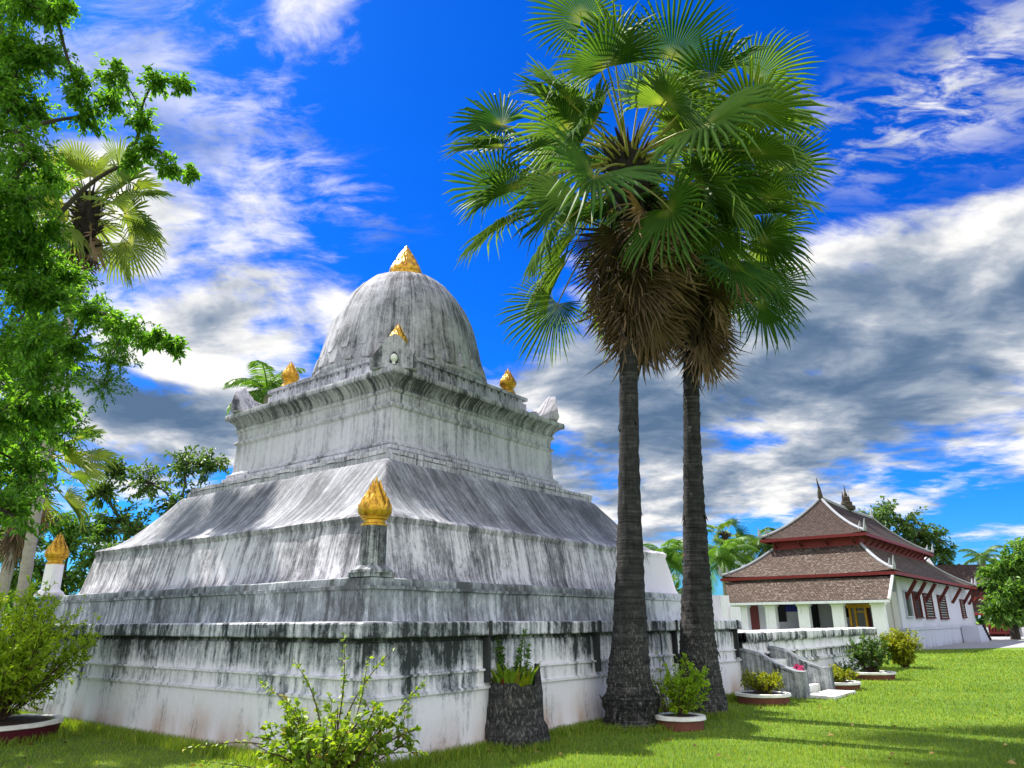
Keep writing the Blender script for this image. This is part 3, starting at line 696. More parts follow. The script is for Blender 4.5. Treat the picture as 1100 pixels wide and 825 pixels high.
    roof_patch('porch_roof', ((sp, tl, zp), (sp, tr, zp)), ((sb0+.1, hb-.1, zb-.25), (sb0+.1, -hb+.1, zb-.25)), m_tiles, R, .10)
    ev = MB(); ev.box((sp, (tl+tr)/2, zp-.10), (.10, tl-tr, .14)); ev.build('porch_eave_board', m_porch, R)
    bg = MB(); bg.bar((sp, tr, zp), (sb0+.1, -hb+.12, zb-.2), .10, .16); bg.build('barge_board', m_porch, R)
    # porch: columns, back wall with openings
    fl = .75; sc = -6.7
    for x0, x1 in ((788, 804), (823, 834), (858, 870), (894.5, 907), (937, 951)):
        ta = on_s(x0, 655, sc)[1]; tb = on_s(x1, 655, sc)[1]
        cb = MB(); cb.box((sc, (ta+tb)/2, (fl+zp-.15)/2), (.45, ta-tb, zp-.15-fl), 0, .97); cb.box((sc, (ta+tb)/2, zp-.22), (.52, ta-tb+.1, .12)); cb.build('porch_column', m_porch, R)
    tA = on_s(784, 655, sc)[1]; tB = -4.1
    pl = MB(); pl.box((-4.6, (tA+tB)/2, fl/2), (5.2, tA-tB+.6, fl)); pl.build('porch_floor', m_plinth, R)
    bw = MB(); bw.box((-3.3, (tA+tB)/2, 2.2), (.3, tA-tB, 3.2)); bw.build('porch_back_wall', m_interior, R)
    sw = -3.48
    for k, (x0, x1, y0, y1, mt) in enumerate(((805, 816, 650, 672, m_darkred), (834, 845, 649, 668, m_dark), (869, 881, 648, 672, m_dark), (905, 912, 648, 663, m_dark))):
        pa = on_s(x0, y0, sw); pb = on_s(x1, y1, sw); zlo = max(fl, pb[2] if k in (1, 3) else fl)
        db = MB(); db.box((sw+.02, (pa[1]+pb[1])/2, (max(3.3, pa[2])+zlo)/2), (.1, pa[1]-pb[1], max(3.3, pa[2])-zlo)); db.build('doorway', mt, R)
    pa = on_s(843, 649, -5.4); pb = on_s(858, 657, -5.4)
    bn = MB()
    for i in range(8):
        y = pa[1]+(pb[1]-pa[1])*(i+.5)/8; bn.box((-5.4+.02*(i % 2), y, (pa[2]+pb[2])/2), (.03, (pa[1]-pb[1])/8.5, pa[2]-pb[2]))
    bn.build('blue_banner', m_blue, R)
    # gilded door surround at the right end of the porch
    gx = -5.0; g0 = on_s(912, 649, gx); g1 = on_s(936, 669, gx)
    gb = MB(); yl, yr = g0[1], g1[1]; ztop = g0[2]
    for y in (yl, yl+(yr-yl)*.28, yl+(yr-yl)*.80): gb.box((gx, y, (fl+ztop)/2), (.16, .12, ztop-fl))
    gb.box((gx, (yl+yr)/2, ztop-.10), (.22, yl-yr+.3, .22)); gb.box((gx, (yl+yr)/2, fl+.25), (.25, yl-yr+.9, .5)); gb.box((gx-.02, yl+(yr-yl)*.55, ztop-.42), (.1, (yl-yr)*.5, .08))
    door = gb.build('gilded_shrine_frame', m_goldwood, R)
    gb = MB(); gb.box((gx+.02, yl+(yr-yl)*.90, (fl+ztop)/2), (.1, (yl-yr)*.2, ztop-fl-.3)); gb.build('panel', m_darkred, door)
    # side wall of porch and nave
    tw = -4.1; fa = on_t(970, 672, tw)[0]; bk = on_t(1049, 672, tw)[0]
    sw_ = MB(); sw_.box(((-6.3+fa)/2, tw+.25, 1.9), (fa+6.3, .3, 2.6)); sw_.build('porch_side_wall', m_interior, R)
    nv = MB(); zt = zb-.05; nv.box(((fa+bk)/2, 0, (1.1+zt)/2), (bk-fa, -2*tw, zt-1.1)); nv.build('nave_wall', m_nave_shade, R)
    ph = on_t(1000, 674, tw-.4)[2]
    pl = MB(); pl.box(((fa-.4+bk+.6)/2, 0, ph/2), (bk-fa+1.0, -2*(tw-.4), ph)); pl.box(((fa-.4+bk+.6)/2, 0, ph-.04), (bk-fa+1.12, -2*(tw-.46), .12)); pl.build('plinth', m_plinth, R)
    for x0, x1, y0, y1, kd in ((971.2, 978, 636, 662, 0), (981, 988, 637, 663, 1), (992.6, 1001.3, 639, 663.6, 1), (1008, 1016, 641, 664.4, 1), (1032, 1035.6, 645, 663, 1)):
        p0 = on_t(x0, (y0+y1)/2, tw); p1 = on_t(x1, (y0+y1)/2, tw); zb_ = on_t((x0+x1)/2, y1, tw)[2]; zt_ = on_t((x0+x1)/2, y0, tw)[2]
        cx = (p0[0]+p1[0])/2; wd = abs(p1[0]-p0[0])
        fr = MB(); ff = .10
        for dx in (-1, 1): fr.box((cx+dx*(wd/2-ff/2), tw-.05, (zb_+zt_)/2), (ff, .12, zt_-zb_))
        fr.box((cx, tw-.05, zt_+.03), (wd+.1, .14, .08)); fr.box((cx, tw-.06, zb_-.03), (wd+.16, .18, .08))
        wn = fr.build('window', m_darkred if kd else m_plinth, R)
        pn = MB(); pn.box((cx, tw-.012, (zb_+zt_)/2), (wd-2*ff, .02, zt_-zb_)); pn.build('pane', m_dark if kd else m_glass, wn)
        if kd:
            gr = MB()
            for i in range(9): gr.box((cx, tw-.04, zb_+(zt_-zb_)*(i+.5)/9), (wd-2*ff-.01, .03, .035))
            gr.build('louvres', m_interior if x0 > 990 else m_darkred, wn)
    for px, py in ((968.5, 625), (979.5, 627), (990.5, 629), (1005, 631), (1019.5, 633.5), (1031.5, 636), (1037.5, 637.5), (1043.5, 639)):
        x = on_t(px, py, tw)[0]; b_ = MB(); b_.bar((x, tw-.06, zb-1.35), (x, -hb+.05, zb-.28), .14, .2); b_.build('eave_bracket', m_darkred, R)
    # steps at the far end of the plinth
    sb = on_t(1034, 680, tw-.45)[0]; st = MB()
    for i in range(6): st.box((sb+2.2+i*.42, tw-1.0, (ph-ph*(i+.5)/6)/2), (.44, 1.1, ph-ph*(i+.5)/6))
    st.box((sb+.9, tw-1.0, ph/2), (2.2, 1.1, ph-.01)); st.build('steps', m_plinth, R)
    st = MB()
    for i in range(6): st.box((sb+2.0+i*.42, tw-1.62, ph-ph*(i+.5)/6+.10), (.16, .14, .22))
    st.build('stair_posts', m_dark, R)
build_temple()


# ------------------------------------------------------------------ far building on the right edge
def build_far_house():
    o = ground(1075, 690); o = Vector((o.x, o.y, 0))*(1.0); c = at(1075, 688, 78); c.z = 0
    R = empty('monastery_house', c, -.10, 'dark wooden house with a red balcony rail under the trees at far right', 'house')
    k = 78/740.0   # metres per pixel at this depth
    def X(px): return (px-1075)*k*1.02
    def Z(py): return EYE + (664-py)*k*1.05
    b_ = MB(); b_.box((X(1078), 3, Z(668)/2), (X(1120)-X(1036), 5, Z(668))); b_.build('wall', m_darkred, R)
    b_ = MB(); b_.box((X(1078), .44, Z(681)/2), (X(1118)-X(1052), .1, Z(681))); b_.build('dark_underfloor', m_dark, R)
    for (xa, xb, ya, yb, y0, y1, zr) in ((1026, 1130, 658, 634, -1.2, 2.0, 0), (1022, 1130, 632, 612, .5, 4.5, 0)):
        roof_patch('roof', ((X(xa), y0, Z(ya)), (X(xb), y0, Z(ya))), ((X(xa+9), y1, Z(yb)), (X(xb), y1, Z(yb))), m_tiles_up, R, .1)
    f = MB(); f.box((X(1078), .4, Z(646)), (X(1130)-X(1030), .15, .5)); f.box((X(1078), -1.2, Z(659)), (X(1130)-X(1027), .1, .25)); f.build('red_fascia', m_red, R)
    f = MB(); f.box((X(1078), -.6, Z(669)), (X(1118)-X(1049), .1, .14)); f.box((X(1078), -.6, Z(675.5)), (X(1118)-X(1049), .1, .18))
    for i in range(26): f.box((X(1050)+i*.28, -.6, Z(672)), (.17, .05, .62))
    f.build('balcony_rail', m_red, R)
    for px in (1051, 1064, 1078, 1094):
        f = MB(); f.box((X(px), -.5, Z(659)/2), (.2, .2, Z(659))); f.build('post', m_darkred, R)
    for px in (1056, 1090):
        f = MB(); f.box((X(px), -1.4, .45), (.55, .5, .9)); f.build('stair_pier', m_rim, R)
    g = MB(); g.prism([(0, 0), (1.5, 0), (1.5, .9), (.9, 2.0), (.6, 1.2), (0, 1.5)], (X(1018), 1, Z(622)), (1, 0, 0), (0, 0, 1), -1.0); g.build('white_gable', m_porch, R)
build_far_house()


# ------------------------------------------------------------------ fan palms
def set_mid(o, mid):
    at_ = o.data.attributes.new('mid', 'FLOAT', 'POINT'); at_.data.foreach_set('value', np.asarray(mid, np.float32))
def set_rad(o, rad):
    at_ = o.data.attributes.new('rad', 'FLOAT', 'POINT'); at_.data.foreach_set('value', np.asarray(rad, np.float32))
def fan_leaf(rnd, name, parent, loc, azim, elev, L, R, mat, span=150, nseg=42, cup=.30, droop=.30, twist=0.0, dead=False, pet=True, wsplit=.52):
    """one costapalmate leaf: petiole arching out from loc, then a pleated fan whose segments split and droop at the tips"""
    d = Vector((math.cos(elev), 0, math.sin(elev))); pts = [Vector((0, 0, 0))]; e = elev
    for i in range(6):
        e -= (.05 if not dead else .14)*rnd.uniform(.6, 1.4); pts.append(pts[-1] + Vector((math.cos(e), 0, math.sin(e)))*(L/6))
    hub = pts[-1]; X = Vector((math.cos(e), 0, math.sin(e)))
    if dead: X = Vector((rnd.uniform(-.05, .30), rnd.uniform(-.2, .2), -1)).normalized()
    Yv = Vector((0, 1, 0)); Z = X.cross(Yv).normalized(); Yv = Z.cross(X).normalized()
    tw = Matrix.Rotation(twist, 3, X); Yv = tw @ Yv; Z = tw @ Z
    vs, fs, rad, mid = [], [], [], [.5]
    sp = math.radians(span)
    def P(r, th, zoff):
        p = X*(r*math.cos(th)) + Yv*(r*math.sin(th)); q = r/R
        p += Z*(cup*R*(q*abs(math.sin(th)))**1.3*1.0 + zoff)
        p += Vector((0, 0, -1))*(droop*R*q**2.6*(.5+.5*abs(math.sin(th*.5))))
        return hub + p
    vs.append(hub); rad.append(0)
    for i in range(nseg):
        t0 = -sp + 2*sp*i/nseg; t1 = -sp + 2*sp*(i+1)/nseg; tm = (t0+t1)/2
        Rl = R*(1-(.40 if not dead else .3)*(abs(tm)/sp)**1.6)*rnd.uniform(.90, 1.04); r1 = Rl*wsplit*rnd.uniform(.85, 1.1); r2 = Rl*.80
        fo = r1*(t1-t0)*.75; g = (t1-t0)*.30
        bend = rnd.uniform(-.02, .02)*R; dz = -abs(rnd.gauss(0, .13))*R if not dead else rnd.gauss(0, .16)*R
        if rnd.random() < .10: dz -= .22*R
        b = len(vs)
        tip = P(Rl, tm+rnd.uniform(-.03, .03), dz); 
        vs += [P(r1, t0+.004, 0), P(r1, tm, fo), P(r1, t1-.004, 0), P(r2, t0+g, dz*.35), P(r2, tm, fo*.7+dz*.35), P(r2, t1-g, dz*.35), tip]
        mid += [0, 1, 0, 0, 1, 0, .6]
        rad += [r1/R, r1/R, r1/R, r2/R, r2/R, r2/R, Rl/R]
        fs += [(0, b, b+1), (0, b+1, b+2), (b, b+3, b+4, b+1), (b+1, b+4, b+5, b+2), (b+3, b+6, b+4), (b+4, b+6, b+5)]
    mb = MB(); mb.add(vs, fs)
    o = mb.build(name, mat, parent); set_rad(o, rad); set_mid(o, mid)
    o.location = loc; o.rotation_euler = (0, 0, azim)
    if pet:
        pb = MB(); pb.tube(pts + [hub+X*.10*R], [.05, .035, .028, .024, .021, .019, .017, .008], 5)
        pb.build('petiole', m_petiole if not dead else m_fibre, o, True)
    return o

def palm_trunk(pts, rads, parent, mat=None, seed=0, rings=150, n=40, ringamp=.008):
    rnd = random.Random(seed); vs, fs = [], []
    P = [Vector(p) for p in pts]; m = len(P)-1
    for k in range(rings+1):
        t = k/rings*m; i = min(int(t), m-1); f = t-i
        p0, p1, p2, p3 = P[max(i-1, 0)], P[i], P[i+1], P[min(i+2, m)]
        c = .5*((2*p1)+(p2-p0)*f+(2*p0-5*p1+4*p2-p3)*f*f+(3*p1-p0-3*p2+p3)*f**3)
        r = rads[i]*(1-f)+rads[i+1]*f
        rg = (1 if k % 2 else -1)*ringamp*rnd.uniform(.3, 1.2)
        for a in range(n):
            th = 2*PI*a/n; w = noise.noise(Vector((math.cos(th)*2.2, math.sin(th)*2.2, c.z*1.8+seed)))*.05*r*2 + noise.noise(Vector((math.cos(th)*7, math.sin(th)*7, c.z*8+seed)))*.025
            lump = 0.0
            if c.z < .5: lump = (.5-c.z)*.22*noise.noise(Vector((math.cos(th)*3, math.sin(th)*3, c.z*5+seed*2)))
            rr = r + rg + w*(r/.3) + lump; vs.append((c.x+rr*math.cos(th), c.y+rr*math.sin(th), c.z))
    for k in range(rings):
        for a in range(n):
            b = (a+1) % n; fs.append((k*n+a, k*n+b, (k+1)*n+b, (k+1)*n+a))
    mb = MB(); mb.add(vs, fs)
    if n >= 40:     # peeling stubs of old leaf bases
        for i in range(70):
            k = rnd.randint(12, rings-6); a = rnd.randrange(n); p = Vector(vs[k*n+a]); c = sum((Vector(vs[k*n+j]) for j in range(0, n, 8)), Vector())/(n/8)
            o = (p-c).normalized(); L = rnd.uniform(.04, .16); t_ = Vector((-o.y, o.x, 0)); q = p+o*L*.4+Vector((0, 0, rnd.choice((-1, 1, 1))*L))
            w = rnd.uniform(.02, .06); b0 = len(mb.v); mb.v += [tuple(p-o*.02-t_*w), tuple(p-o*.02+t_*w), tuple(q+t_*w*.3), tuple(q-t_*w*.3), tuple(p-o*.02-t_*w+o*.02), tuple(p-o*.02+t_*w+o*.02)]
            mb.f += [(b0, b0+1, b0+2, b0+3), (b0+4, b0+3, b0+2, b0+5)]
    return mb.build('trunk', mat or m_palmbark, parent, True, 60)

def big_palm(label, base, crown, mids, rads, seed, n_green, n_dead, Lr, Rr, group='tall fan palms by the stupa', mat=None, trunk_mat=None, dead_span=(.0, 1.5), nseg=42, elev_lo=-.62, fibre=.42, dead_L=(.45, 1.2), skirt=1.25, dead_z=.35):
    rnd = random.Random(seed)
    R = empty('fan_palm', base, 0, label, 'palm tree', group)
    bl = Vector(base); cl = Vector(crown)-bl
    palm_trunk([(0, 0, -.05)] + mids + [tuple(cl)], rads, R, trunk_mat, seed, 150 if n_green > 25 else 60, 40 if n_green > 25 else 16)
    if fibre:
        f = MB()
        for i in range(130):     # leaf bases and fibre round the crown shaft
            a = rnd.uniform(0, 2*PI); z = rnd.uniform(-1.1, .35); r = fibre*rnd.uniform(.35, .8)
            p = cl+Vector((math.cos(a)*r*.6, math.sin(a)*r*.6, z)); q = p+Vector((math.cos(a), math.sin(a), rnd.uniform(-.2, 1.4)))*rnd.uniform(.2, .5)
            f.tube([p, (p+q)/2+Vector((0, 0, -.03)), q], [.05, .035, .008], 4)
        f.lathe([(.2, -1.3), (fibre*.8, -.9), (fibre, -.4), (fibre*.8, .1), (.15, .5)], 16, cl)
        f.build('crown_shaft', m_fibre, R, True)
    ga = 2.399963
    for i in range(n_green):
        t = (i+.5)/n_green; el = math.asin(max(-.999, min(.999, .985 - (0.985-math.sin(elev_lo))*t))) + rnd.uniform(-.10, .10)
        az = i*ga + rnd.uniform(-.25, .25); young = t < .12
        L = rnd.uniform(*Lr)*(1.0 if not young else .8); Rad = rnd.uniform(*Rr)*(.9 if young else 1)
        fan_leaf(rnd, 'leaf', R, cl+Vector((0, 0, rnd.uniform(-.25, .3)-(.5*(-el) if el < 0 else 0))), az, el, L, Rad, mat or m_fan, rnd.uniform(105, 158) if not young else rnd.uniform(70, 110), nseg,
                 rnd.choice((rnd.uniform(.1, .4), rnd.uniform(.4, .95))), rnd.uniform(.12, .42) + (.15 if el < 0 else 0), rnd.gauss(0, .7), wsplit=rnd.uniform(.42, .55))
    for i in range(n_dead):
        t = (i+.5)/n_dead; el = -dead_span[0] - (dead_span[1]-dead_span[0])*t + rnd.uniform(-.12, .12)
        az = i*ga+rnd.uniform(-.3, .3)
        fan_leaf(rnd, 'dead_leaf', R, cl+Vector((0, 0, -dead_z-skirt*t+rnd.uniform(-.15, .15))), az, max(el, -1.4), rnd.uniform(*dead_L)*(1.0-.35*t), rnd.uniform(Rr[0]*.85, Rr[1]*.95), m_dead,
                 rnd.uniform(50, 110), int(nseg*.8), rnd.uniform(.2, .5), rnd.uniform(.1, .3), rnd.gauss(0, .4), dead=True)
    return R
b1 = ground(678, 782); c1 = at(676, 178, 12.95)
h1 = c1.z; dx = c1.x-b1.x; dy = c1.y-b1.y
big_palm('thick dark palm in front of the stupa with a big skirt of brown dead leaves', tuple(b1), tuple(c1),
         [(0, 0, .18), (.0, 0, .34), (.02, 0, .46), (.02, 0, .60), (.03, 0, 1.05), (dx*.18, 0, 2.3), (dx*.40, dy*.4, 4.6), (dx*.72, dy*.7, h1*.78)],
         [.43, .40, .45, .45, .365, .315, .24, .175, .15, .145], 11, 58, 42, (1.4, 3.0), (1.18, 1.52), dead_span=(.35, 1.4), dead_L=(.9, 1.8), skirt=1.9, elev_lo=-.62, dead_z=.5)
b2 = ground(757, 768); c2 = at(741, 240, 14.4)
h2 = c2.z; dx = c2.x-b2.x; dy = c2.y-b2.y
big_palm('slimmer dark palm behind the first one with bright new fronds facing right', tuple(b2), tuple(c2),
         [(-.02, 0, .5), (-.02, 0, 1.2), (dx*.12, 0, 2.6), (dx*.32, dy*.4, 4.8), (dx*.66, dy*.7, h2*.76)],
         [.41, .38, .33, .25, .175, .14, .135], 23, 48, 36, (1.2, 2.25), (1.0, 1.3), dead_span=(.35, 1.4), dead_L=(.7, 1.4), skirt=1.6, elev_lo=-.68, dead_z=.5)


# ------------------------------------------------------------------ leaves, twigs, broadleaf trees and shrubs
def leaf_arrays(pts, dirs, size, rng, wid=.42, fold=.18, roll=None):
    """pts (n,3), dirs (n,3) -> folded leaf blades, two triangles pairs each"""
    n = len(pts); d = dirs/np.maximum(np.linalg.norm(dirs, axis=1, keepdims=True), 1e-6)
    up = rng.normal(size=(n, 3))*.55 + np.array([0, 0, 1.0]); s = np.cross(d, up); s /= np.maximum(np.linalg.norm(s, axis=1, keepdims=True), 1e-6)
    nn = np.cross(s, d); L = (size*rng.uniform(.65, 1.25, n))[:, None] if np.isscalar(size) else size[:, None]
    base = pts; tip = pts + d*L + np.array([0, 0, -1])*L*.12; mid = pts + d*L*.48
    a = mid + s*L*wid*.5 + nn*L*fold; b = mid - s*L*wid*.5 + nn*L*fold
    V = np.stack([base, a, tip, b], 1).reshape(-1, 3)
    k = np.arange(n)[:, None]*4; Fc = np.concatenate([k+np.array([[0, 1, 2]]), k+np.array([[0, 2, 3]])], 0)
    return V, Fc
class Leaves:
    def __init__(s): s.P = []; s.D = []; s.S = []
    def add(s, p, d, sz): s.P.append(tuple(p)); s.D.append(tuple(d)); s.S.append(sz)
    def build(s, name, mat, parent, seed, wid=.42, fold=.15):
        rng = np.random.default_rng(seed)
        V, Fc = leaf_arrays(np.array(s.P), np.array(s.D), np.array(s.S), rng, wid, fold); return np_mesh(name, V, Fc, mat, parent)
def rv(rnd):
    while True:
        v = Vector((rnd.uniform(-1, 1), rnd.uniform(-1, 1), rnd.uniform(-1, 1)))
        if .05 < v.length < 1: return v
def limb(mb, a, b, r0, r1, rnd, bend=.12, n=6, k=6):
    a, b = Vector(a), Vector(b); L = (b-a).length; off = rv(rnd)*L*bend + Vector((0, 0, L*bend*.6)); pts = []
    for i in range(n+1):
        t = i/n; pts.append(a.lerp(b, t) + off*math.sin(PI*t))
    mb.tube(pts, [r0+(r1-r0)*i/n for i in range(n+1)], k); return pts
def broad_tree(name, label, base, clumps, trunk_r, fork, leaf, n_twigs, n_leaves, leafmat, seed, cat='tree', group=None, bark=None, wid=.42, twig_r=.012, drop=.25, twigk=3, clk=.1):
    """clumps: [(x,y,z,r)] world; each clump is fed by a limb from the fork and filled with leafy twigs"""
    rnd = random.Random(seed); base = Vector(base)
    R = empty(name, base, 0, label, cat, group); tr = MB(); lv = Leaves()
    fk = Vector(fork)-base
    limb(tr, (0, 0, -.1), fk, trunk_r, trunk_r*.62, rnd, .05, 8, 10)
    C = sorted([(Vector((x, y, z))-base, r) for x, y, z, r in clumps], key=lambda q: (q[0]-fk).length)
    par, cost, kids = [], [], [1]*len(C)
    for i, (c, r) in enumerate(C):
        best, bj = (c-fk).length*1.0, -1
        for j in range(i):
            if cost[j] > 0:
                d_ = (c-C[j][0]).length + cost[j]*.4
                if d_ < best: best, bj = d_, j
        par.append(bj); cost.append((c-(C[bj][0] if bj >= 0 else fk)).length + (cost[bj] if bj >= 0 else 0))
    for i in reversed(range(len(C))):
        if par[i] >= 0: kids[par[i]] += kids[i]
    for i, (c, r) in enumerate(C):
        ra = max(twig_r*1.4, trunk_r*.55*math.sqrt(kids[i]/len(C))); rb_ = max(twig_r*1.2, ra*.7)
        lp = limb(tr, C[par[i]][0] if par[i] >= 0 else fk, c, ra, rb_, rnd, .12, 7, 6); 
        if ra < .03:
            for q in range(60):
                t = rnd.uniform(1, 7); j = min(int(t), 6); p = lp[j].lerp(lp[j+1], t-j); lv.add(p+rv(rnd)*leaf*.8, rv(rnd)+Vector((0, 0, -drop)), leaf*rnd.uniform(.6, 1.2))
        for i in range(max(6, int(n_twigs*min(1, r/clk)))):
            v = rv(rnd); v.z = v.z*.8
            e = c + v*r*rnd.uniform(.8, 1.25); s = c + v*r*rnd.uniform(-.2, .15)
            tp = limb(tr, s, e, twig_r, twig_r*.35, rnd, .10, 4, twigk); dirn = (e-s).normalized()
            for k in range(n_leaves):
                t = rnd.uniform(.25, 1.0); q = t*4; j = min(int(q), 3); p = tp[j].lerp(tp[j+1], q-j)
                ld = dirn*rnd.uniform(.2, 1.0) + rv(rnd)*.9 + Vector((0, 0, -drop))
                lv.add(p + rv(rnd)*leaf*.5, ld, leaf*rnd.uniform(.6, 1.25))
    tr.build('trunk', bark or m_bark, R, True); lv.build('crown', leafmat, R, seed, wid)
    return R
def bush(label, base, rx, h, leaf, n_st, n_tw, n_lv, mat, seed, cat='shrub', group=None, wid=.4, lean=(0, 0), shape=1.0, low=.1, stem_r=.014):
    """many-stemmed shrub: stems fan out from the base and carry leafy side twigs"""
    rnd = random.Random(seed); R = empty('shrub', base, 0, label, cat, group); st = MB(); lv = Leaves()
    for i in range(n_st):
        a = rnd.uniform(0, 2*PI); rr = math.sqrt(rnd.random())*rx; zz = h*rnd.uniform(.55, 1.0)*(1-.45*(rr/rx)**2*shape)
        e = Vector((math.cos(a)*rr+lean[0], math.sin(a)*rr+lean[1], zz)); s0 = Vector((math.cos(a)*rx*.12, math.sin(a)*rx*.12, 0))
        tp = limb(st, s0, e, stem_r, stem_r*.3, rnd, .10, 6, 5)
        for k in range(n_tw):
            q = rnd.uniform(low*6+.4, 6); j = min(int(q), 5); p = tp[j].lerp(tp[j+1], q-j)
            e2 = p + (rv(rnd) + Vector((0, 0, .25)) + (e-s0).normalized()*.3)*h*rnd.uniform(.12, .24)
            e2.z = max(e2.z, .03); t2 = limb(st, p, e2, stem_r*.3, stem_r*.12, rnd, .08, 3, 3)
            for m in range(n_lv):
                t = rnd.uniform(.1, 1)*3; jj = min(int(t), 2); pp = t2[jj].lerp(t2[jj+1], t-jj)
                lv.add(pp, (e2-p).normalized()*.7+rv(rnd)*.8+Vector((0, 0, -.1)), leaf*rnd.uniform(.6, 1.3))
    st.build('stems', m_twig, R, True); lv.build('foliage', mat, R, seed, wid); return R

# foreground tree whose limbs reach in from the left
rt = random.Random(77)
cl = []
def put(px, py, Y, r): p = at(px, py, Y); cl.append((p.x, p.y, p.z, r))
for px, py, Y, r in ((-60, 20, 8.4, .62), (0, 10, 8.8, .60), (-20, 90, 8.0, .62), (45, 60, 8.6, .42), (85, 95, 8.3, .34), (125, 82, 8.1, .27), (165, 88, 7.9, .22), (195, 90, 7.8, .15),
                     (40, 120, 8.9, .40), (90, 125, 8.6, .34), (125, 110, 8.7, .28), (150, 130, 8.3, .22), (160, 160, 8.2, .2), (180, 180, 8.1, .19), (207, 187, 8.0, .14), (140, 175, 8.4, .16),
                     (-30, 170, 8.6, .62), (15, 190, 9.2, .42), (-10, 240, 8.4, .58), (30, 260, 9.0, .44), (20, 310, 8.6, .50), (60, 320, 8.9, .40), (95, 335, 8.6, .36), (130, 350, 8.4, .28),
                     (160, 365, 8.2, .24), (188, 372, 8.1, .18), (-40, 300, 8.6, .6), (-20, 380, 8.8, .6), (40, 385, 9.0, .44), (75, 375, 8.8, .34), (20, 440, 9.0, .50), (60, 440, 9.3, .34), (-30, 470, 8.6, .6),
                     (25, 500, 9.2, .38), (10, 540, 9.3, .34), (75, 300, 9.4, .26), (-90, 120, 8.2, .7), (-90, 240, 8.4, .7), (-100, 380, 8.6, .7), (75, 10, 7.6, .16), (62, 18, 7.8, .2)): put(px, py, Y, r)
for i in range(40):  # clumps added behind the crown to cast shade on the left lawn
    cl.append((rt.uniform(-11.2, -8.4), rt.uniform(12.6, 15.4), rt.uniform(4.8, 8.6), rt.uniform(.6, .8)))
for i in range(56): put(rt.uniform(-130, 55), rt.uniform(-40, 560), rt.uniform(7.8, 9.8), rt.uniform(.42, .62))
broad_tree('broadleaf_tree', 'leafy green tree reaching in along the left edge of the view', (-9.6, 7.6, 0), cl, .26, (-8.2, 7.9, 4.2),   .084, 34, 24, m_leaf_tree, 5, twig_r=.005, clk=.42)
# trees behind the stupa on the left
def cl_at(px, py, Y, r): p = at(px, py, Y); return (p.x, p.y, p.z, r)
g = at(165, 650, 34)
broad_tree('broadleaf_tree', 'dark green open-crowned tree behind the left side of the stupa', (g.x, g.y, 0),
           [cl_at(x, y, 34+dy, r) for x, y, dy, r in ((130, 560, 0, 1.3), (115, 600, 1, 1.4), (160, 520, 0, 1.3), (150, 575, -1, 1.4), (195, 500, 1, 1.3), (190, 545, 0, 1.4), (225, 500, 1, 1.2), (235, 535, 2, 1.4), (110, 530, 0, .9),
                                                      (215, 565, 1, 1.3), (180, 595, 0, 1.4), (125, 505, 0, .7), (240, 560, 1, 1.2), (145, 620, 0, 1.3), (105, 570, -1, 1.0))],   .32, (g.x+.5, g.y, 3.6), .27, 30, 17, m_leaf_dark, 31, twig_r=.03)
g = at(75, 660, 25)
broad_tree('broadleaf_tree', 'bright green low tree beside the left gold-topped pillar', (g.x, g.y, 0),
           [cl_at(x, y, 25, r) for x, y, r in ((75, 590, 1.0), (100, 600, .9), (60, 560, .8), (85, 565, .8), (70, 625, 1.0), (100, 630, .9), (55, 640, .9), (20, 620, .9), (30, 580, .8), (-10, 640, 1.2), (15, 590, .9), (-5, 570, .9), (40, 610, .8), (25, 550, .7))], .18, (g.x, g.y, 1.8), .20, 28, 18, m_leaf_mid, 33, twig_r=.02)

# fan palms on the left, half hidden behind the foreground tree
g = at(-8, 655, 19); c = at(38, 495, 19)
c_ = Vector(c)-Vector((g.x, g.y, 0))
big_palm('pale-trunked fan palm on the left with low fronds and dry skirt', (g.x, g.y, 0), tuple(c), [(.05, 0, 1.0), tuple(c_*.5), tuple(c_*.8)], [.24, .17, .14, .13, .13], 41, 18, 14, (.8, 1.3), (.8, 1.0),
         group='fan palms at the left edge', mat=m_fanpale, trunk_mat=m_palebark, nseg=32, fibre=.28, dead_span=(.5, 1.4), dead_L=(.3, .7))
g = at(22, 655, 17.5); c = at(95, 225, 17.5); c_ = Vector(c)-Vector((g.x, g.y, 0))
big_palm('tall fan palm with sunlit yellow-green fronds behind the left tree', (g.x, g.y, 0), tuple(c), [(.0, 0, 1.0), tuple(c_*.5), tuple(c_*.8)], [.16, .13, .12, .11, .11], 47, 26, 10, (1.0, 1.6), (.95, 1.2),
         group='fan palms at the left edge', mat=m_fanpale, trunk_mat=m_palebark, nseg=36, fibre=.3, dead_span=(.5, 1.4), dead_L=(.3, .7))

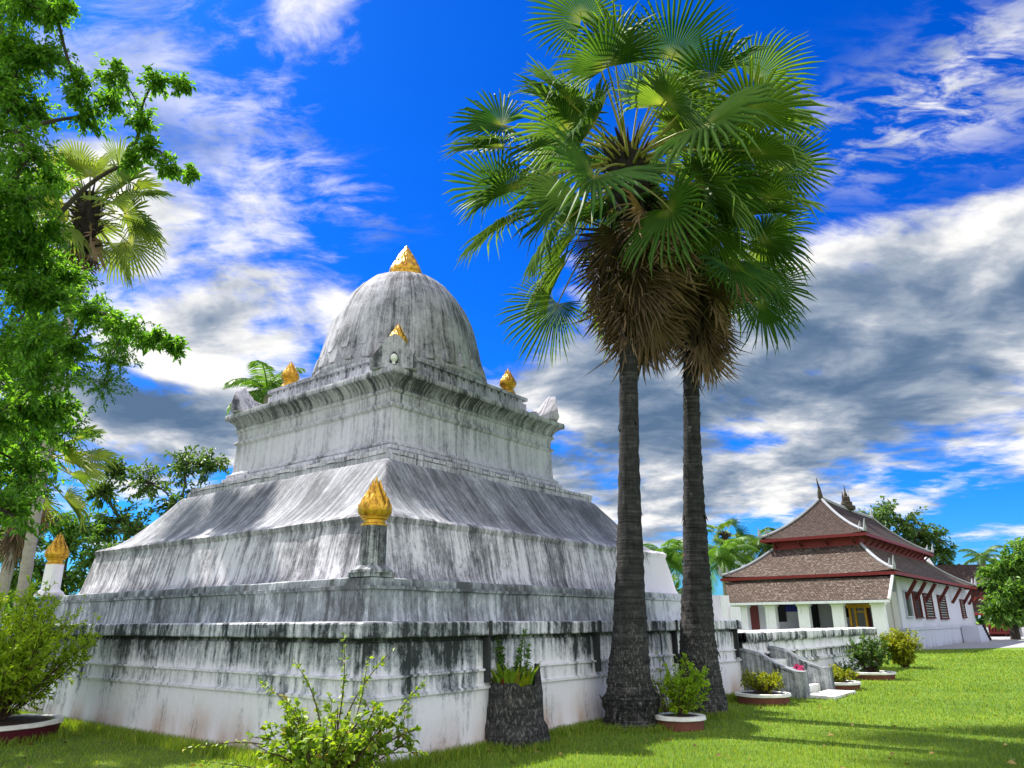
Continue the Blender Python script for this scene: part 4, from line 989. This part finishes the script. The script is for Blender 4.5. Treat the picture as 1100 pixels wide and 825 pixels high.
# feather palms far behind
def feather_palm(label, px, py, Y, Lf, nf, seed, mat, lean=0.0, group='feather palms behind the buildings'):
    rnd = random.Random(seed); c = at(px, py, Y); R = empty('feather_palm', (c.x-lean, c.y, 0), 0, label, 'palm tree', group)
    t = MB(); h = c.z; t.tube([(0, 0, -.1), (lean*.2, 0, h*.4), (lean*.7, 0, h*.8), (lean, 0, h)], [.24, .17, .14, .12], 8); t.build('trunk', m_palebark, R, True)
    for i in range(nf):
        az = i*2.39996+rnd.uniform(-.3, .3); el = 1.25-1.55*(i+.5)/nf; L = Lf*rnd.uniform(.8, 1.1)
        pts = [Vector((0, 0, 0))]; e = el
        for k in range(10): pts.append(pts[-1]+Vector((math.cos(e), 0, math.sin(e)))*L/10); e -= .13+.03*k/3
        mb = MB(); mb.tube(pts, [.035-.003*k for k in range(11)], 4)
        for k in range(46):
            q = .8+9.1*k/46; j = int(q); p = pts[j].lerp(pts[min(j+1, 10)], q-j); dr = (pts[min(j+1, 10)]-pts[j]).normalized()
            ll = L*.30*math.sin(PI*(.12+.85*k/46))**.7
            for sg in (-1, 1):
                d = (dr*.55+Vector((0, sg, 0))*.8+Vector((0, 0, -.45+rnd.uniform(-.2, .2)))).normalized(); e2 = p+d*ll; w = dr*.017*L/2
                mb.add([p-w, p+w, p.lerp(e2, .6)+w*.8+Vector((0, 0, .02)), e2+Vector((0, 0, -.1*ll)), p.lerp(e2, .6)-w*.8], [(0, 1, 2, 3, 4)])
        o = mb.build('leaf', mat, R); o.location = (lean, 0, h); o.rotation_euler = (0, 0, az)
    return R
feather_palm('small feather palm showing behind the left corner of the stupa cornice', 287, 420, 30, 2.2, 16, 3, m_leaf_mid)
feather_palm('bushy feather palm just right of the stupa end wall', 714, 600, 46, 2.9, 22, 4, m_leaf_mid)
feather_palm('feather palm between the second trunk and the hall roof', 776, 600, 52, 3.2, 20, 5, m_leaf_mid)
feather_palm('grey-green feather palm touching the left slope of the hall roof', 822, 588, 60, 3.4, 20, 6, m_leaf_dark)
c = at(779, 578, 58)
big_palm('fan palm with two round fronds above the hall roof edge', (c.x, c.y, 0), tuple(c), [(0, 0, 1), (0, 0, c.z*.5), (0, 0, c.z*.8)], [.3, .25, .2, .2, .2], 52, 12, 3, (.8, 1.4), (.95, 1.2), group='fan palm behind the hall', trunk_mat=m_palebark, nseg=26, fibre=.3)
g = at(970, 660, 84)
broad_tree('broadleaf_tree', 'tall grey-green tree rising behind the hall roof ridge', (g.x, g.y, 0), [cl_at(x, y, 84, r) for x, y, r in ((935, 560, 2.2), (950, 553, 2.4), (972, 560, 2.6), (985, 575, 2.6), (1000, 578, 2.2), (1010, 592, 1.8), (960, 580, 2.6), (985, 600, 2.6), (940, 585, 2.5), (1005, 610, 2.2), (972, 620, 2.5))],
           .5, (g.x, g.y, 5), .55, 28, 17, m_leaf_dark, 61, twig_r=.05)
g = at(1092, 690, 66)
broad_tree('broadleaf_tree', 'dense round green tree at the right edge beside the red balcony', (g.x, g.y, 0), [cl_at(x, y, 66+dy, r) for x, y, dy, r in ((1085, 610, 0, 2.0), (1100, 600, 0, 2.2), (1075, 635, -1, 1.8), (1095, 640, -1, 2.2), (1085, 660, -1, 1.8), (1110, 660, 0, 2.4), (1120, 620, 0, 2.6), (1070, 615, 0, 1.3), (1110, 590, 1, 1.8), (1072, 655, -1, 1.2), (1140, 640, 0, 2.6))],
           .4, (g.x, g.y, 3), .46, 34, 24, m_leaf_mid, 63, twig_r=.04)
feather_palm('thin far palm between the hall and the right-edge tree', 1056, 600, 95, 3.2, 14, 8, m_leaf_dark)
# far line of trees closing the horizon
rng = np.random.default_rng(8); n = 42000
xs = rng.uniform(-170, 190, n); hh = 6.0+2.6*np.sin(xs*.11)+1.8*np.sin(xs*.31+1)+1.2*np.sin(xs*.83); zs = hh*np.sqrt(rng.random(n)); ys = 125+rng.normal(0, 3, n)
V, Fc = leaf_arrays(np.stack([xs, ys, zs], 1), rng.normal(size=(n, 3)), 1.1, rng, .7); tag(np_mesh('treeline_foliage', V, Fc, m_leaf_dark), kind='stuff')


# ------------------------------------------------------------------ planters and shrubs
def planter(label, c, r, h, wallmat, rim=.06):
    R = empty('round_planter', (c[0], c[1], 0), 0, label, 'planter', 'round planters on the lawn')
    w = MB(); w.lathe([(r*.94, -.02), (r*.97, .02), (r, h-rim)], 48); w.build('wall', wallmat, R, True, 40, .006, 3)
    w = MB(); w.lathe([(r-.09, h-.03), (r+.015, h-rim), (r+.035, h-rim+.01), (r+.03, h), (r-.05, h+.006), (r-.085, h-.01)], 48, caps=False); w.build('rim', m_rim, R, True, 40, .006, 3)
    w = MB(); n = 24
    w.lathe([(r-.06, h-.05), (r*.6, h-.02), (r*.3, h+.01), (.02, h+.015)], 32); w.build('soil', m_soil, R, True, 60, .02, 6)
    return R
pL = (-7.85, 12.0)
planter('maroon round planter with a white rim at the left edge', pL, .92, .24, m_maroon)
bush('big lime-green feathery shrub in the maroon planter at the left', (pL[0], pL[1], .22), 1.12, 1.95, .080, 56, 24, 15, m_leaf_feather, 101, wid=.32, lean=(.12, 0), stem_r=.013, shape=.9)
q = ground(731, 783); planter('small round planter with a white rim at the foot of the palms', (q.x, q.y), .37, .20, m_brickred)
bush('bright green bushy shrub in the small planter between the palm trunks', (q.x+.02, q.y, .18), .40, .92, .085, 24, 9, 9, m_leaf_lime, 103, wid=.30, lean=(.12, 0), stem_r=.010)
q2 = ground(702, 775); bush('thin sparse shrub beside the thick palm trunk', (q2.x+.35, q2.y+.25, 0), .38, 1.10, .055, 14, 6, 6, m_leaf_shrub, 104, stem_r=.010, low=.35)
q = ground(822, 756); planter('wide low planter in front of the staircase', (q.x, q.y+.1), .52, .20, m_brickred)
bush('yellow-green fine-leaved shrub in front of the staircase', (q.x, q.y+.1, .18), .50, .50, .06, 40, 9, 9, m_leaf_yellow, 105, wid=.25)
q = ground(902, 741); planter('half-hidden low planter behind the staircase wall', (q.x, q.y+.2), .55, .18, m_brickred)
bush('low yellow-green plants in the planter behind the staircase', (q.x, q.y+.2, .16), .62, .40, .07, 40, 8, 8, m_leaf_yellow, 106, wid=.3)
q = ground(941, 730); planter('round planter with the dark shrub by the terrace wall', (q.x, q.y+.2), .60, .20, m_brickred)
bush('dark green oval shrub by the terrace wall', (q.x, q.y+.2, .18), .55, 1.05, .11, 34, 9, 8, m_leaf_dark, 107, wid=.4)
q = ground(978, 718); bush('round golden-green shrub on the open lawn past the terrace wall', (q.x, q.y+.3, 0), .72, 1.30, .11, 60, 14, 11, m_leaf_yellow, 108, wid=.3, shape=.7)
q = ground(870, 733); bush('small pink flowering plant on the staircase', (face(12.3, 1.0).x, face(12.3, 1.0).y, .36), .22, .28, .06, 14, 5, 6, m_petal, 109, wid=.6)
# small plants at the foot of the terrace wall
for i, (px, py, hh, lab) in enumerate(((880, 733, .45, 'low leafy plant against the terrace wall near the stairs'), (915, 728, .55, 'low leafy plant against the terrace wall near the dark shrub'))):
    q = ground(px, py); bush(lab, (q.x, q.y+.3, 0), .45, hh, .07, 16, 6, 8, m_leaf_mid, 120+i)

# shrub in the middle foreground
q = (-1.93, 8.45)
R = bush('spreading shrub with small pale green leaves at the near corner of the stupa', (q[0], q[1], 0), .88, .86, .075, 28, 13, 8, m_leaf_shrub, 130, wid=.62, stem_r=.014, shape=.55, low=.12)
rnd = random.Random(55); st = MB(); lv = Leaves()
for e in ((-1.55, .05, .36), (-1.25, -.1, .26), (.85, .1, .75), (.05, .1, 1.50), (.62, .2, 1.36), (1.0, 0, .32), (-.80, 0, 1.02), (-.45, 0, 1.22), (.95, .1, 1.0), (.35, 0, 1.25)):
    tp = limb(st, (0, 0, .05), e, .012, .003, rnd, .10, 10, 5)
    for k in range(62):
        t = rnd.uniform(3.2, 10); j = min(int(t), 9); p = tp[j].lerp(tp[j+1], t-j)
        lv.add(p+rv(rnd)*.02, (Vector(e).normalized()*.5+rv(rnd)+Vector((0, 0, -.2))), .055*rnd.uniform(.6, 1.2))
st.build('long_stems', m_twig, R, True); lv.build('sprays', m_leaf_shrub, R, 7, .6)

# cut palm stump used as a plant holder
q = ground(553, 806); q.y += .38
R = empty('palm_stump', (q.x, q.y, 0), 0, 'dark hollow palm stump standing on the grass before the wall', 'stump')
rs = random.Random(5); vs, fs = [], []; n = 40; prof = [(.45, -.03), (.46, .05), (.47, .14), (.44, .24), (.40, .32), (.395, .5), (.385, .66), (.37, .80), (.33, .81), (.31, .70), (.0, .68)]
for k, (r, z) in enumerate(prof):
    for a_ in range(n):
        th = 2*PI*a_/n; w = noise.noise(Vector((math.cos(th)*3, math.sin(th)*3, z*4)))*.05 + noise.noise(Vector((math.cos(th)*9, math.sin(th)*9, z*7)))*.03
        if z < .3: w *= 1.9
        tz = (.09*noise.noise(Vector((math.cos(th)*2.5, math.sin(th)*2.5, 3))) + (.22 if -.2 < ((th+PI) % (2*PI))-PI < .55 else 0)) if 7 <= k <= 8 else 0
        rr = max(0, r+w*(1 if r > .1 else 0)); vs.append((rr*math.cos(th), rr*math.sin(th), z+tz))
for k in range(len(prof)-1):
    for a_ in range(n): b_ = (a_+1) % n; fs.append((k*n+a_, k*n+b_, (k+1)*n+b_, (k+1)*n+a_))
mb = MB(); mb.add(vs, fs); mb.build('bark', m_palmbark, R, True, 60)
def tufts(label, base, rx, specs, seed):
    rnd = random.Random(seed); R = empty('potted_plant', base, 0, label, 'plant')
    for nm, cnt, h, w, mat, sp in specs:
        V, Fc = [], []
        for i in range(cnt):
            a = rnd.uniform(0, 2*PI); r = rx*math.sqrt(rnd.random()); p = Vector((math.cos(a)*r, math.sin(a)*r, 0)); o = Vector((math.cos(a+rnd.uniform(-1, 1)), math.sin(a+rnd.uniform(-1, 1)), 0)); hh = h*rnd.uniform(.5, 1.1); s = Vector((-o.y, o.x, 0))*w
            m_ = p+o*hh*sp*.35+Vector((0, 0, hh*.6)); t_ = p+o*hh*sp+Vector((0, 0, hh)); b = len(V); V += [p-s*.5, p+s*.5, m_+s, m_-s, t_]; Fc += [(b, b+1, b+2, b+3), (b+3, b+2, b+4)]
        mb = MB(); mb.add(V, Fc); mb.build(nm, mat, R)
    return R
P0 = (q.x-.03, q.y-.02, .69)
R = tufts('green and yellow plants sprouting from the top of the stump', P0, .28, [('leaves', 130, .40, .024, m_leaf_shrub, .45), ('yellow_leaves', 40, .28, .03, m_leaf_yellow, .5), ('red_leaves', 5, .30, .022, m_leaf_redtip, 1.0)], 3)
rnd = random.Random(9); st = MB(); lv = Leaves()
for e in ((-.22, 0, .72), (-.15, .05, .6), (.18, .05, .80), (.24, 0, .6), (.10, -.05, .55)):
    tp = limb(st, (e[0]*.6, e[1], 0), e, .008, .003, rnd, .05, 8, 4)
    for k in range(110):
        t = rnd.uniform(1.5, 8); j = min(int(t), 7); lv.add(tp[j].lerp(tp[j+1], t-j), rv(rnd)+Vector((0, 0, .35)), .075*rnd.uniform(.6, 1.2))
st.build('stems', m_twig, R, True); lv.build('foliage', m_leaf_mid, R, 9, .24)


# ------------------------------------------------------------------ grass
def grass(n_near, seed):
    rng = np.random.default_rng(seed); out = []
    def blades(x, y, h, w):
        n = len(x); a = rng.uniform(0, 2*PI, n); b = rng.uniform(0, 2*PI, n); ln = rng.uniform(.1, .75, n)*h
        p = np.stack([x, y, np.zeros(n)], 1); s = np.stack([np.cos(a), np.sin(a), np.zeros(n)], 1)*w[:, None]
        t = p + np.stack([np.cos(b)*ln, np.sin(b)*ln, h], 1); m_ = p + np.stack([np.cos(b)*ln*.3, np.sin(b)*ln*.3, h*.6], 1)
        return np.stack([p-s, p+s, m_+s*.7, t, m_-s*.7], 1)
    c, s = math.cos(-ANG), math.sin(-ANG)
    def clear(x, y, lim=PA+.02):
        dx, dy = x-CX, y-CY; lx = c*dx-s*dy; ly = s*dx+c*dy
        k = (np.abs(lx) > lim) | (np.abs(ly) > lim)
        k &= ~((ly > -lim) & (lx > lim-1) & (lx < 17))
        for px, py, r in ((pL[0], pL[1], .95), (b1.x, b1.y, .42), (b2.x, b2.y, .38)): k &= (x-px)**2+(y-py)**2 > r*r
        return k
    # near to far, density falling with distance
    Y = 7.8 + 35*rng.random(n_near)**2.2; Xh = Y*.78; X = rng.uniform(-1, 1, n_near)*Xh
    k = clear(X, Y); X, Y = X[k], Y[k]
    cl_ = np.array([noise.noise(Vector((x*.9, y*.9, 0))) for x, y in zip(X[::1], Y[::1])]) if len(X) < 90000 else np.sin(X*1.7+np.sin(Y*1.3)*2)*np.cos(Y*1.9+np.sin(X*.9)*2)*.5
    h = rng.uniform(.02, .055, len(X))*(1+.5*cl_)*(1+(Y-8)*.012); h *= np.where(X < -2.2, .72, 1.0)
    out.append(blades(X, Y, h, .0022+.0005*(Y-7)))
    # longer fringe along the foot of the wall
    m = 26000; sd = rng.integers(0, 2, m); u = rng.random(m)*2*PA*1.02-PA; off = PA+.03+np.abs(rng.normal(0, .16, m))
    lx = np.where(sd == 0, -off, u); ly = np.where(sd == 0, u, -off); gx = CX+lx*E1.x+ly*E2.x; gy = CY+lx*E1.y+ly*E2.y
    out.append(blades(gx, gy, rng.uniform(.05, .15, m), np.full(m, .005)))
    for px, py, r in ((b1.x, b1.y, .5), (b2.x, b2.y, .45), (q.x, q.y, .46), (pL[0], pL[1], .96)):
        m = 1600; a = rng.uniform(0, 2*PI, m); rr = r+np.abs(rng.normal(0, .12, m)); out.append(blades(px+np.cos(a)*rr, py+np.sin(a)*rr, rng.uniform(.05, .14, m), np.full(m, .005)))
    V = np.concatenate(out, 0).reshape(-1, 3); n = len(V)//5; k = np.arange(n)[:, None]*5
    T = np.concatenate([k+np.array([[0, 1, 2]]), k+np.array([[0, 2, 4]]), k+np.array([[4, 2, 3]])], 0)
    tag(np_mesh('grass', V, T, m_grassblade), kind='stuff')
grass(300000, 12)

rng = np.random.default_rng(21); n = 160
Y = 8.8+9*rng.random(n)**1.6; X = rng.uniform(-.75, .8, n)*Y
lx = (X-CX)*E1.x+(Y-CY)*E1.y; ly = (X-CX)*E2.x+(Y-CY)*E2.y; k = ((np.abs(lx) > PA+.1) | (np.abs(ly) > PA+.1)) & ~((ly > -PA-.2) & (lx > 0)); X, Y = X[k], Y[k]
V, Fc = leaf_arrays(np.stack([X, Y, np.full(len(X), .045)], 1), np.concatenate([rng.normal(size=(len(X), 2)), np.zeros((len(X), 1))], 1), .085, rng, .55)
m_fallen = leaf_mat('fallen_leaf', (.10, .06, .02), (.42, .30, .10), .1)
tag(np_mesh('fallen_leaves', V, Fc, m_fallen), kind='stuff')
